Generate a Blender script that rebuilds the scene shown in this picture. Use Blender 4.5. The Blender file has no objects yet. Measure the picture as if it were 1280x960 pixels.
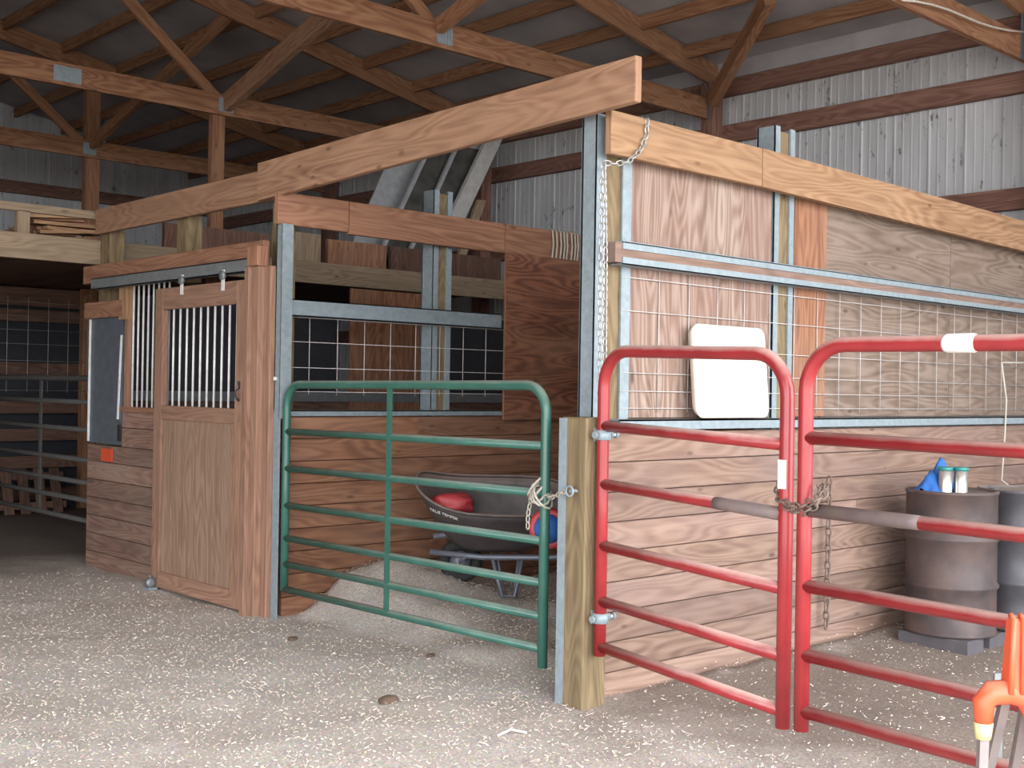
import bpy, math, random
from mathutils import Vector, Matrix, noise
random.seed(7)
S = bpy.context.scene
COL = S.collection
V = Vector

# ------------------------------------------------------------------ camera
CAM = V((-3.906, -3.691, 1.40))
YAW, PITCH, ROLL, FPX = math.radians(42.937), math.radians(0.246), math.radians(0.955), 1500.0
_view = V((math.sin(YAW)*math.cos(PITCH), math.cos(YAW)*math.cos(PITCH), math.sin(PITCH)))
_r0 = V((math.cos(YAW), -math.sin(YAW), 0)); _u0 = _r0.cross(_view)
_right = math.cos(ROLL)*_r0 + math.sin(ROLL)*_u0
_up = -math.sin(ROLL)*_r0 + math.cos(ROLL)*_u0
cd = bpy.data.cameras.new('camera'); cam = bpy.data.objects.new('camera', cd); COL.objects.link(cam)
cd.sensor_width = 36.0; cd.lens = FPX*36.0/1280.0; cd.clip_end = 200
cam.matrix_world = Matrix(((_right.x, _up.x, -_view.x, CAM.x), (_right.y, _up.y, -_view.y, CAM.y),
                           (_right.z, _up.z, -_view.z, CAM.z), (0, 0, 0, 1)))
S.camera = cam

def at(px, py, X=None, Y=None, Z=None):
    """the point of a wall plane (X, Y or Z given) seen at a pixel of the photograph"""
    d = _right*((px-640)/FPX) + _up*(-(py-480)/FPX) + _view
    for i, v in enumerate((X, Y, Z)):
        if v is not None:
            return CAM + d*((v-CAM[i])/d[i])

# ------------------------------------------------------------------ light
S.view_settings.view_transform = 'Standard'; S.view_settings.look = 'None'
S.view_settings.gamma = 1.0; S.view_settings.use_curve_mapping = False
S.view_settings.exposure = 1.3
w = bpy.data.worlds.new('sky'); S.world = w; w.use_nodes = True
bg = w.node_tree.nodes['Background']; bg.inputs[0].default_value = (0.93, 0.96, 1.0, 1); bg.inputs[1].default_value = 4.0
# the open end door of the barn behind the camera
DX0, DX1, DZ, DY = -8.8, 4.2, 4.1, -4.7
ld = bpy.data.lights.new('doorway_daylight', 'AREA'); ld.shape = 'RECTANGLE'
ld.size = DX1-DX0; ld.size_y = DZ; ld.cycles.is_portal = True
lo = bpy.data.objects.new('doorway_daylight', ld); COL.objects.link(lo)
lo.location = ((DX0+DX1)/2, DY, DZ/2); lo.rotation_euler = (math.radians(90), 0, 0)
# unseen opening in the side wall, added to light the stall fronts
SY0, SY1, SZ = -4.4, 1.2, 3.4
ls = bpy.data.lights.new('added_side_daylight', 'AREA'); ls.shape = 'RECTANGLE'; ls.size = SZ; ls.size_y = SY1-SY0; ls.cycles.is_portal = True
so = bpy.data.objects.new('added_side_daylight', ls); COL.objects.link(so)
so.location = (-9.1, (SY0+SY1)/2, SZ/2); so.rotation_euler = (0, math.radians(-90), 0)
S.cycles.max_bounces = 8; S.cycles.diffuse_bounces = 5; S.cycles.use_denoising = True
S.cycles.caustics_reflective = False; S.cycles.caustics_refractive = False

# ------------------------------------------------------------------ materials
def mat(name):
    m = bpy.data.materials.new(name); m.use_nodes = True
    nt = m.node_tree; return m, nt, nt.nodes['Principled BSDF']
def nd(nt, t, **k):
    n = nt.nodes.new(t)
    for a, b in k.items():
        if a.startswith('i_'):
            key = a[2:]; n.inputs[int(key) if key.isdigit() else key].default_value = b
        else: setattr(n, a, b)
    return n
def ramp(nt, src, stops):
    r = nt.nodes.new('ShaderNodeValToRGB'); e = r.color_ramp.elements
    while len(e) < len(stops): e.new(0.5)
    for q, (p, c) in zip(e, stops): q.position = p; q.color = (*c, 1) if len(c) == 3 else c
    nt.links.new(src, r.inputs[0]); return r.outputs[0]
def mixc(nt, fac, a, b, mode='MIX'):
    m = nt.nodes.new('ShaderNodeMix'); m.data_type = 'RGBA'; m.blend_type = mode
    for s, v in ((m.inputs[0], fac), (m.inputs[6], a), (m.inputs[7], b)):
        if isinstance(v, (int, float)): s.default_value = v
        elif isinstance(v, tuple): s.default_value = (*v, 1)
        else: nt.links.new(v, s)
    return m.outputs[2]
def dusty(nt, col, dust=(.50, .42, .35), lo=.25, hi=.85, amt=.8, coords=None):
    """settled dust on the upward facing sides"""
    g = nd(nt, 'ShaderNodeNewGeometry'); sx = nd(nt, 'ShaderNodeSeparateXYZ'); nt.links.new(g.outputs['Normal'], sx.inputs[0])
    n = nd(nt, 'ShaderNodeTexNoise', i_Scale=9.0, i_Detail=6.0); tc = nd(nt, 'ShaderNodeTexCoord'); nt.links.new(tc.outputs['Object'], n.inputs['Vector'])
    ad = nd(nt, 'ShaderNodeMath', operation='MULTIPLY_ADD', i_1=.7, i_2=-.35); nt.links.new(n.outputs[0], ad.inputs[0])
    su = nd(nt, 'ShaderNodeMath', operation='ADD'); nt.links.new(sx.outputs[2], su.inputs[0]); nt.links.new(ad.outputs[0], su.inputs[1])
    mr = nd(nt, 'ShaderNodeMapRange', i_1=lo, i_2=hi, i_3=0.0, i_4=amt); nt.links.new(su.outputs[0], mr.inputs[0])
    return mixc(nt, mr.outputs[0], col, dust)
def wood(name, c1, c2, vs=26.0, us=1.3, rough=.8, var=.35, rings=.2, knots=True, blotch=None, bump=.25):
    m, nt, b = mat(name)
    uv = nd(nt, 'ShaderNodeUVMap', uv_map='UVMap')
    mp = nd(nt, 'ShaderNodeMapping'); mp.inputs['Scale'].default_value = (us, vs, 1); nt.links.new(uv.outputs[0], mp.inputs[0])
    n1 = nd(nt, 'ShaderNodeTexNoise', i_Scale=1.0, i_Detail=5.0, i_Roughness=.65, i_Distortion=.4); nt.links.new(mp.outputs[0], n1.inputs['Vector'])
    mp2 = nd(nt, 'ShaderNodeMapping'); mp2.inputs['Scale'].default_value = (.9, 5.5, 1); nt.links.new(uv.outputs[0], mp2.inputs[0])
    nA = nd(nt, 'ShaderNodeTexNoise', i_Scale=1.0, i_Detail=1.5, i_Roughness=.45); nt.links.new(mp2.outputs[0], nA.inputs['Vector'])
    fq = nd(nt, 'ShaderNodeMath', operation='MULTIPLY', i_1=95.0); nt.links.new(nA.outputs[0], fq.inputs[0])
    sn = nd(nt, 'ShaderNodeMath', operation='SINE'); nt.links.new(fq.outputs[0], sn.inputs[0])
    wv = nd(nt, 'ShaderNodeMapRange', i_1=-1.0, i_2=1.0, i_3=0.0, i_4=1.0); nt.links.new(sn.outputs[0], wv.inputs[0])
    mx = nd(nt, 'ShaderNodeMath', operation='MULTIPLY_ADD', i_1=rings); nt.links.new(wv.outputs[0], mx.inputs[0])
    sc = nd(nt, 'ShaderNodeMath', operation='MULTIPLY', i_1=1.0-rings*.5); nt.links.new(n1.outputs[0], sc.inputs[0]); nt.links.new(sc.outputs[0], mx.inputs[2])
    dk = tuple(x*.72 for x in c2)
    col = ramp(nt, mx.outputs[0], [(.28, dk), (.45, c2), (.72, c1)])
    if knots:
        mk = nd(nt, 'ShaderNodeMapping'); mk.inputs['Scale'].default_value = (3.2, 8.0, 1); nt.links.new(uv.outputs[0], mk.inputs[0])
        vo = nd(nt, 'ShaderNodeTexVoronoi', i_Scale=1.0); nt.links.new(mk.outputs[0], vo.inputs['Vector'])
        kf = nd(nt, 'ShaderNodeMapRange', i_1=.05, i_2=.12, i_3=.75, i_4=0.0); nt.links.new(vo.outputs['Distance'], kf.inputs[0])
        col = mixc(nt, kf.outputs[0], col, tuple(x*.35 for x in c2))
    # worn / stained patches
    mb = nd(nt, 'ShaderNodeMapping'); mb.inputs['Scale'].default_value = (1.1, 2.6, 1); nt.links.new(uv.outputs[0], mb.inputs[0])
    n2 = nd(nt, 'ShaderNodeTexNoise', i_Scale=1.0, i_Detail=4.0); nt.links.new(mb.outputs[0], n2.inputs['Vector'])
    f2 = nd(nt, 'ShaderNodeMapRange', i_1=.42, i_2=.7, i_3=0.0, i_4=.55); nt.links.new(n2.outputs[0], f2.inputs[0])
    col = mixc(nt, f2.outputs[0], col, blotch or tuple(x*.75 for x in c1))
    at_ = nd(nt, 'ShaderNodeAttribute', attribute_name='rnd')
    vr = nd(nt, 'ShaderNodeMapRange', i_1=0.0, i_2=1.0, i_3=1-var*.5, i_4=1+var*.5); nt.links.new(at_.outputs['Fac'], vr.inputs[0])
    hs = nd(nt, 'ShaderNodeHueSaturation'); nt.links.new(vr.outputs[0], hs.inputs['Value']); nt.links.new(col, hs.inputs['Color'])
    nt.links.new(hs.outputs[0], b.inputs['Base Color']); b.inputs['Roughness'].default_value = rough
    b.inputs['Specular IOR Level'].default_value = .25
    if bump:
        bp = nd(nt, 'ShaderNodeBump', i_Strength=bump, i_Distance=.004); nt.links.new(n1.outputs[0], bp.inputs['Height']); nt.links.new(bp.outputs[0], b.inputs['Normal'])
    return m
def plain(name, c, rough=.6, metal=0.0, noise_amt=.25, nscale=14.0, c2=None, dust=None, spec=.5, bump=0.0, stretch=None):
    m, nt, b = mat(name)
    tc = nd(nt, 'ShaderNodeTexCoord'); n = nd(nt, 'ShaderNodeTexNoise', i_Scale=nscale, i_Detail=5.0, i_Roughness=.6)
    src = tc.outputs['Object']
    if stretch:
        mp = nd(nt, 'ShaderNodeMapping'); mp.inputs['Scale'].default_value = stretch; nt.links.new(src, mp.inputs[0]); src = mp.outputs[0]
    nt.links.new(src, n.inputs['Vector'])
    col = ramp(nt, n.outputs[0], [(.3, c2 or tuple(x*(1-noise_amt) for x in c)), (.7, c)])
    if dust: col = dusty(nt, col, **dust)
    nt.links.new(col, b.inputs['Base Color']); b.inputs['Roughness'].default_value = rough; b.inputs['Metallic'].default_value = metal
    b.inputs['Specular IOR Level'].default_value = spec
    if bump:
        bp = nd(nt, 'ShaderNodeBump', i_Strength=bump, i_Distance=.004); nt.links.new(n.outputs[0], bp.inputs['Height']); nt.links.new(bp.outputs[0], b.inputs['Normal'])
    return m

M = {}
M['beam_gold'] = wood('golden_fir', (.385, .235, .135), (.27, .15, .082), var=.15)
M['beam_tan'] = wood('tan_fir', (.385, .225, .14), (.27, .145, .088), var=.18)
M['beam_red'] = wood('red_fir', (.36, .185, .112), (.24, .115, .07), var=.2)
M['truss'] = wood('truss_lumber', (.36, .19, .105), (.24, .11, .06), var=.25, bump=0)
M['girt'] = wood('old_girt', (.26, .14, .105), (.17, .085, .065), var=.25, bump=0)
M['plank'] = wood('pale_planks', (.305, .205, .155), (.215, .135, .102), var=.32, blotch=(.215, .15, .14), vs=18)
M['plank_red'] = wood('brown_planks', (.33, .165, .095), (.21, .095, .055), var=.35, blotch=(.27, .16, .11), vs=18)
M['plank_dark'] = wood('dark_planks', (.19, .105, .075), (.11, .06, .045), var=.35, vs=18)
M['plank_front'] = wood('stall_front_planks', (.29, .175, .13), (.185, .105, .08), var=.35, blotch=(.25, .19, .15), vs=18)
M['door_wood'] = wood('door_plywood', (.36, .235, .165), (.255, .155, .105), vs=30, us=.9, var=.12, knots=False)
M['door_rail'] = wood('door_trim', (.36, .21, .145), (.255, .14, .095), var=.2, knots=False)
M['ply_pale'] = wood('weathered_plywood', (.37, .285, .235), (.23, .15, .115), vs=16, us=1.0, var=.1, blotch=(.235, .135, .11), rings=.22)
M['ply_grey'] = wood('greyed_plywood', (.27, .205, .165), (.185, .132, .10), vs=9, us=2.0, var=.1, rings=.24)
M['ply_brown'] = wood('dark_plywood', (.27, .115, .065), (.14, .055, .035), vs=9, us=2.4, var=.1, blotch=(.38, .22, .13), rings=.25)
M['treated'] = wood('treated_timber', (.25, .185, .105), (.155, .11, .06), vs=24, var=.15)
M['oldtan'] = wood('loft_board', (.33, .25, .17), (.24, .175, .115), var=.15)
GALV_DUST = dict(dust=(.55, .50, .45), lo=.5, hi=1.0, amt=.5)
M['galv'] = plain('galvanised_steel', (.29, .35, .38), rough=.5, metal=.15, noise_amt=.25, nscale=30, dust=GALV_DUST)
M['galv_dark'] = plain('dull_galvanised_steel', (.17, .20, .23), rough=.5, metal=.5, nscale=12)
M['track'] = plain('steel_track', (.28, .30, .31), rough=.5, metal=.5, nscale=18)
M['bar'] = plain('bright_bar', (.84, .84, .82), rough=.4, metal=.0, nscale=20)
M['wire'] = plain('mesh_wire', (.58, .54, .52), rough=.5, metal=.1, nscale=20)
M['chain'] = plain('chain_steel', (.50, .50, .48), rough=.45, metal=.6, nscale=40)
M['chain_rust'] = plain('rusty_chain', (.22, .16, .13), rough=.7, metal=.3, nscale=40)
M['red'] = plain('red_paint', (.34, .03, .034), rough=.3, noise_amt=.3, nscale=6, dust=dict(dust=(.55, .38, .33), lo=.15, hi=.9, amt=.85))
M['green'] = plain('green_paint', (.045, .145, .11), rough=.32, noise_amt=.3, nscale=6, dust=dict(dust=(.30, .31, .27), lo=.2, hi=1.0, amt=.7))
M['grey_gate'] = plain('dull_grey_paint', (.085, .08, .075), rough=.6)
M['bare'] = plain('bare_worn_steel', (.20, .145, .125), rough=.6, c2=(.13, .10, .10), nscale=10)
M['white'] = plain('white_plastic', (.84, .82, .76), rough=.45, noise_amt=.08, nscale=3, c2=(.78, .72, .62))
M['sticker'] = plain('white_sticker', (.85, .84, .82), rough=.5, noise_amt=.08)
M['rust'] = plain('rusty_drum', (.12, .08, .07), rough=.6, metal=.15, c2=(.042, .035, .038), nscale=4, dust=dict(dust=(.3, .24, .21), lo=.6, hi=1.1, amt=.6), bump=.2)
M['drum_blue'] = plain('worn_drum', (.10, .098, .11), rough=.45, metal=.2, c2=(.055, .05, .055), nscale=4, dust=dict(dust=(.4, .33, .29), lo=.5, hi=1.0, amt=.7))
M['block'] = plain('dark_block', (.10, .09, .10), rough=.8)
M['can'] = plain('tin_can', (.62, .62, .60), rough=.25, metal=.85, noise_amt=.3, nscale=8)
M['lid_green'] = plain('teal_lid', (.03, .23, .21), rough=.4)
M['blue'] = plain('blue_cloth', (.035, .16, .52), rough=.85)
M['orange'] = plain('orange_plastic', (.80, .115, .045), rough=.45, noise_amt=.2, nscale=8, dust=dict(dust=(.75, .36, .26), lo=.5, hi=1.1, amt=.5))
M['yellow'] = plain('yellow_foot', (.72, .62, .30), rough=.6)
M['legmetal'] = plain('dirty_leg', (.25, .21, .20), rough=.6, nscale=10)
M['poly'] = plain('black_barrow_tray', (.075, .06, .06), rough=.5, noise_amt=.4, nscale=9, dust=dict(dust=(.30, .215, .18), lo=-.1, hi=.8, amt=.8))
M['barrow_steel'] = plain('blue_grey_steel', (.22, .235, .28), rough=.45, metal=.4)
M['rubber'] = plain('black_rubber', (.03, .03, .03), rough=.8)
M['redbag'] = plain('red_bag', (.55, .06, .07), rough=.5)
M['orange_tag'] = plain('orange_tag', (.70, .085, .03), rough=.5, noise_amt=.1)
M['rope'] = plain('old_twine', (.50, .45, .38), rough=.9, nscale=50)
M['cord'] = plain('pale_cord', (.60, .55, .48), rough=.6)
M['siding'] = None
M['sash'] = plain('grey_sash', (.42, .43, .44), rough=.5, noise_amt=.3)
M['darkiron'] = plain('dark_iron', (.05, .045, .045), rough=.6, metal=.4)
M['dung'] = plain('dry_dung', (.13, .085, .06), rough=.95, bump=.5)
M['black_sheet'] = plain('near_black_sheet', (.03, .031, .038), rough=.6)  # flat near-black for the sheets behind planks and fence
m, nt, b = mat('dusty_glass'); b.inputs['Base Color'].default_value = (.07, .07, .065, 1); b.inputs['Roughness'].default_value = .25; M['glass'] = m
tcn = nd(nt, 'ShaderNodeTexNoise', i_Scale=6.0); nt.links.new(ramp(nt, tcn.outputs[0], [(.3, (.05, .05, .048)), (.8, (.12, .115, .10))]), b.inputs['Base Color'])

# ribbed wall steel: pale, with dirt specks and streaks
m, nt, b = mat('pale_wall_steel'); tc = nd(nt, 'ShaderNodeTexCoord')
mp = nd(nt, 'ShaderNodeMapping'); mp.inputs['Scale'].default_value = (9, 9, 1.2); nt.links.new(tc.outputs['Object'], mp.inputs[0])
n1 = nd(nt, 'ShaderNodeTexNoise', i_Scale=1.0, i_Detail=6.0); nt.links.new(mp.outputs[0], n1.inputs['Vector'])
c = ramp(nt, n1.outputs[0], [(.3, (.44, .44, .45)), (.65, (.55, .555, .57))])
mp = nd(nt, 'ShaderNodeMapping'); mp.inputs['Scale'].default_value = (14, 14, 7); nt.links.new(tc.outputs['Object'], mp.inputs[0])
n2 = nd(nt, 'ShaderNodeTexNoise', i_Scale=1.0, i_Detail=8.0, i_Roughness=.7); nt.links.new(mp.outputs[0], n2.inputs['Vector'])
f = nd(nt, 'ShaderNodeMapRange', i_1=.59, i_2=.66, i_3=0.0, i_4=.85); nt.links.new(n2.outputs[0], f.inputs[0])
c = mixc(nt, f.outputs[0], c, (.14, .13, .125)); nt.links.new(c, b.inputs['Base Color'])
b.inputs['Roughness'].default_value = .8; b.inputs['Specular IOR Level'].default_value = .15; M['siding'] = m
M['roof'] = plain('dull_roof_steel', (.44, .41, .415), rough=.7, metal=.0, noise_amt=.35, nscale=1.5)
M['shell'] = plain('plain_wall_steel', (.45, .45, .46), rough=.6)
# bedding floor
m, nt, b = mat('sawdust_floor'); tc = nd(nt, 'ShaderNodeTexCoord')
n1 = nd(nt, 'ShaderNodeTexNoise', i_Scale=1.1, i_Detail=5.0, i_Roughness=.6); nt.links.new(tc.outputs['Object'], n1.inputs['Vector'])
n2 = nd(nt, 'ShaderNodeTexNoise', i_Scale=75.0, i_Detail=7.0, i_Roughness=.75); nt.links.new(tc.outputs['Object'], n2.inputs['Vector'])
n3 = nd(nt, 'ShaderNodeTexVoronoi', i_Scale=85.0); nt.links.new(tc.outputs['Object'], n3.inputs['Vector'])
ca = ramp(nt, n2.outputs[0], [(.30, (.32, .25, .20)), (.5, (.60, .51, .43)), (.68, (.84, .75, .66))])
cb = mixc(nt, .45, ca, n3.outputs['Color'], 'SOFT_LIGHT')
hs = nd(nt, 'ShaderNodeHueSaturation', i_Saturation=.62); nt.links.new(cb, hs.inputs['Color'])
f = nd(nt, 'ShaderNodeMapRange', i_1=.38, i_2=.68, i_3=0.0, i_4=.5); nt.links.new(n1.outputs[0], f.inputs[0])
cc = mixc(nt, f.outputs[0], hs.outputs[0], (.46, .38, .31)); 
# the pen behind the red gates is bare brown dirt with scattered hay instead of sawdust
sp_ = nd(nt, 'ShaderNodeSeparateXYZ'); nt.links.new(tc.outputs['Object'], sp_.inputs[0])
nw = nd(nt, 'ShaderNodeTexNoise', i_Scale=2.6, i_Detail=5.0); nt.links.new(tc.outputs['Object'], nw.inputs['Vector'])
def edge(src, sign, off, wd):
    a_ = nd(nt, 'ShaderNodeMath', operation='MULTIPLY_ADD', i_1=sign, i_2=off); nt.links.new(src, a_.inputs[0])
    b_ = nd(nt, 'ShaderNodeMath', operation='MULTIPLY_ADD', i_1=1.1); nt.links.new(nw.outputs[0], b_.inputs[0]); nt.links.new(a_.outputs[0], b_.inputs[2])
    c_ = nd(nt, 'ShaderNodeMapRange', i_1=.55-wd, i_2=.55+wd, i_3=0.0, i_4=1.0); nt.links.new(b_.outputs[0], c_.inputs[0]); return c_.outputs[0]
m1 = edge(sp_.outputs[0], 1.0, .05, .5); m2 = edge(sp_.outputs[1], -1.0, .15, .2)
mm0 = nd(nt, 'ShaderNodeMath', operation='MULTIPLY'); nt.links.new(m1, mm0.inputs[0]); nt.links.new(m2, mm0.inputs[1])
m3 = edge(sp_.outputs[1], .8, -4.25, .5)  # the same darker brown toward the far end of the floor
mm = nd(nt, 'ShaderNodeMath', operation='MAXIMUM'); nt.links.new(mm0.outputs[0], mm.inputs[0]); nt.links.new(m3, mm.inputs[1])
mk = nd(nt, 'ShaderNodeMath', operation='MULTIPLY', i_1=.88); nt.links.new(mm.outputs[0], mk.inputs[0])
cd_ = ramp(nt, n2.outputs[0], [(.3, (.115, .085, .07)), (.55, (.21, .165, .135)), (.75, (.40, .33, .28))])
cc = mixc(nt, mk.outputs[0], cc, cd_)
nt.links.new(cc, b.inputs['Base Color'])
b.inputs['Roughness'].default_value = .95; b.inputs['Specular IOR Level'].default_value = .1
bp = nd(nt, 'ShaderNodeBump', i_Strength=.55, i_Distance=.010); nt.links.new(n2.outputs[0], bp.inputs['Height']); nt.links.new(bp.outputs[0], b.inputs['Normal'])
M['floor'] = m
m, nt, b = mat('straw'); a_ = nd(nt, 'ShaderNodeAttribute', attribute_name='rnd')
nt.links.new(ramp(nt, a_.outputs['Fac'], [(0, (.30, .24, .19)), (.35, (.50, .41, .34)), (.8, (.66, .57, .48)), (1, (.80, .72, .63))]), b.inputs['Base Color']); b.inputs['Roughness'].default_value = .8; M['straw'] = m
m, nt, b = mat('outdoor_gravel'); b.inputs['Base Color'].default_value = (.42, .39, .35, 1); b.inputs['Roughness'].default_value = .95; M['yard'] = m

# ------------------------------------------------------------------ mesh helpers
class MB:
    def __init__(s): s.v = []; s.f = []; s.uv = []; s.r = []; s.sm = []
    def quad(s, idx, uvs, r, sm=False): s.f.append(idx); s.uv.append(uvs); s.r.append(r); s.sm.append(sm)
    def prism(s, P, Q, r=None):
        """box between quads P and Q (4 points each, same order); grain runs along P[0]->P[1]"""
        P = [V(p) for p in P]; Q = [V(p) for p in Q]; o = len(s.v); s.v += P+Q
        r = random.random() if r is None else r
        ou, ov = random.uniform(-40, 40), random.uniform(-40, 40)
        u = (P[1]-P[0]); L = u.length or 1e-6; u = u/L
        for idx in ((0, 1, 2, 3), (7, 6, 5, 4), (0, 4, 5, 1), (1, 5, 6, 2), (2, 6, 7, 3), (3, 7, 4, 0)):
            pts = [s.v[o+i] for i in idx]
            n = (pts[1]-pts[0]).cross(pts[3]-pts[0]); n = n.normalized() if n.length > 1e-12 else V((0, 0, 1))
            if abs(n.dot(u)) > .7: t = [(ou+(q-P[0]).dot((P[3]-P[0]).normalized())*.3, ov+(q-P[0]).dot((Q[0]-P[0]).normalized())) for q in pts]
            else:
                w_ = n.cross(u); t = [(ou+(q-P[0]).dot(u), ov+(q-P[0]).dot(w_)) for q in pts]
            s.quad(tuple(o+i for i in idx), t, r)
        return s
    def board(s, a, b, wdir, w, tdir, t, r=None):
        """a board whose edge line runs a->b, w wide towards wdir, t thick towards tdir"""
        a, b = V(a), V(b); W = V(wdir).normalized()*w; T = V(tdir).normalized()*t
        return s.prism((a, b, b+W, a+W), (a+T, b+T, b+W+T, a+W+T), r)
    def box(s, x0, x1, y0, y1, z0, z1, grain='x', r=None):
        if grain == 'x': return s.board((x0, y0, z0), (x1, y0, z0), (0, 0, 1), z1-z0, (0, 1, 0), y1-y0, r)
        if grain == 'y': return s.board((x0, y0, z0), (x0, y1, z0), (0, 0, 1), z1-z0, (1, 0, 0), x1-x0, r)
        return s.board((x0, y0, z0), (x0, y0, z1), (1, 0, 0), x1-x0, (0, 1, 0), y1-y0, r)
    def bar(s, a, b, w, t, side=None, r=None):
        """rectangular bar centred on a->b"""
        a, b = V(a), V(b); d = (b-a).normalized()
        sd = V(side) if side else d.orthogonal(); sd = (sd-d*sd.dot(d)).normalized(); up = d.cross(sd)
        o = -sd*(w/2)-up*(t/2)
        return s.board(a+o, b+o, sd, w, up, t, r)
    def tube(s, pts, r, n=10, closed=False, caps=True):
        pts = [V(p) for p in pts]; o = len(s.v); N = len(pts); rr = random.random(); ref = None; u = 0
        for i, p in enumerate(pts):
            if closed: d = pts[(i+1) % N]-pts[i-1]
            else: d = pts[min(i+1, N-1)]-pts[max(i-1, 0)]
            d.normalize()
            if ref is None: ref = d.orthogonal()
            ref = (ref-d*ref.dot(d)).normalized(); b = d.cross(ref)
            ra = r[i] if isinstance(r, (list, tuple)) else r
            for k in range(n):
                a = 2*math.pi*k/n; s.v.append(p+(ref*math.cos(a)+b*math.sin(a))*ra)
        for i in range(N if closed else N-1):
            j = (i+1) % N; L = (pts[j]-pts[i]).length
            for k in range(n):
                k2 = (k+1) % n
                s.quad((o+i*n+k, o+i*n+k2, o+j*n+k2, o+j*n+k), [(u, k*.03), (u, (k+1)*.03), (u+L, (k+1)*.03), (u+L, k*.03)], rr, True)
            u += L
        if caps and not closed:
            s.quad(tuple(o+k for k in range(n))[::-1], [(0, 0)]*n, rr); s.quad(tuple(o+(N-1)*n+k for k in range(n)), [(0, 0)]*n, rr)
        return s
    def lathe(s, prof, c, n=32, axis=None):
        c = V(c); o = len(s.v); ax = V(axis).normalized() if axis else V((0, 0, 1)); e1 = ax.orthogonal().normalized(); e2 = ax.cross(e1); r = random.random()
        for rad, z in prof:
            for k in range(n):
                a = 2*math.pi*k/n; s.v.append(c+ax*z+(e1*math.cos(a)+e2*math.sin(a))*rad)
        for i in range(len(prof)-1):
            for k in range(n):
                k2 = (k+1) % n; s.quad((o+i*n+k, o+i*n+k2, o+(i+1)*n+k2, o+(i+1)*n+k), [(k*.1, i*.1)]*4, r, True)
        s.quad(tuple(o+k for k in range(n))[::-1], [(0, 0)]*n, r); s.quad(tuple(o+(len(prof)-1)*n+k for k in range(n)), [(0, 0)]*n, r)
        return s
    def build(s, name, material, parent=None, bevel=0.0, origin=None):
        me = bpy.data.meshes.new(name); org = V((0, 0, 0))
        if parent is not None: org = parent.matrix_basis.translation.copy() if parent.parent is None else V(parent['_org'])
        elif origin is not None: org = V(origin)
        elif s.v:
            xs = [p[0] for p in s.v]; ys = [p[1] for p in s.v]; zs = [p[2] for p in s.v]
            org = V(((min(xs)+max(xs))/2, (min(ys)+max(ys))/2, min(zs)))
        me.from_pydata([tuple(p-org) for p in s.v], [], s.f); me.update()
        uvl = me.uv_layers.new(name='UVMap'); flat = []
        for t in s.uv:
            for q in t: flat += [q[0], q[1]]
        uvl.data.foreach_set('uv', flat)
        a = me.attributes.new('rnd', 'FLOAT', 'FACE'); a.data.foreach_set('value', s.r)
        me.polygons.foreach_set('use_smooth', s.sm); me.materials.append(material)
        o = bpy.data.objects.new(name, me); COL.objects.link(o)
        if parent is not None: o.parent = parent
        else: o.location = org
        if bevel:
            b_ = o.modifiers.new('edge', 'BEVEL'); b_.width = bevel; b_.segments = 1; b_.limit_method = 'ANGLE'; b_.angle_limit = math.radians(50)
        return o
ORG = {}
def part(mb, name, material, root, sub=None, bevel=0.0, label=None):
    """a part of root (an Empty with no rotation); sub: the part that carries it"""
    o = mb.build(name, material, root, bevel)
    if sub is not None: o.parent = sub
    if label: o['label'] = label
    return o
def thing(name, loc, label, cat, group=None):
    o = bpy.data.objects.new(name, None); o.empty_display_size = .1; COL.objects.link(o); o.location = loc
    return tag(o, label, cat, group)
def tag(o, label, cat, group=None, kind=None):
    o['label'] = label; o['category'] = cat
    if group: o['group'] = group
    if kind: o['kind'] = kind
    return o
def struct(o, label=None):
    o['kind'] = 'structure'
    if label: o['label'] = label
    return o
def kids(o): return [c for c in COL.objects if c.parent == o]
def copy_tree(o, parent=None):
    c = o.copy(); COL.objects.link(c)
    if parent: c.parent = parent
    for ch in kids(o): copy_tree(ch, c)
    return c
def arc(c, e1, e2, r, a0, a1, n=8):
    return [V(c)+V(e1)*(r*math.cos(a0+(a1-a0)*i/n))+V(e2)*(r*math.sin(a0+(a1-a0)*i/n)) for i in range(n+1)]
def links(mb, pts, pitch=.034, lw=.022, wr=.0038):
    """chain links along a polyline"""
    pts = [V(p) for p in pts]; seg = [(pts[i+1]-pts[i]).length for i in range(len(pts)-1)]; tot = sum(seg); d = 0; k = 0
    ref = None
    while d < tot:
        q = d; i = 0
        while i < len(seg)-1 and q > seg[i]: q -= seg[i]; i += 1
        p = pts[i].lerp(pts[i+1], min(1, q/seg[i])); t = (pts[i+1]-pts[i]).normalized()
        if ref is None: ref = t.orthogonal()
        ref = (ref-t*ref.dot(t)).normalized(); b = t.cross(ref)
        a1 = (ref+b).normalized() if k % 2 else (ref-b).normalized()
        L = pitch*.62; R = lw/2; ring = []
        for j in range(12):
            an = 2*math.pi*j/12; ring.append(p+t*(L*math.cos(an)+(.25*L if math.cos(an) > .1 else -.25*L if math.cos(an) < -.1 else 0)*0)+a1*(R*math.sin(an)))
        mb.tube(ring, wr, 5, closed=True); d += pitch; k += 1
    return mb

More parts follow.
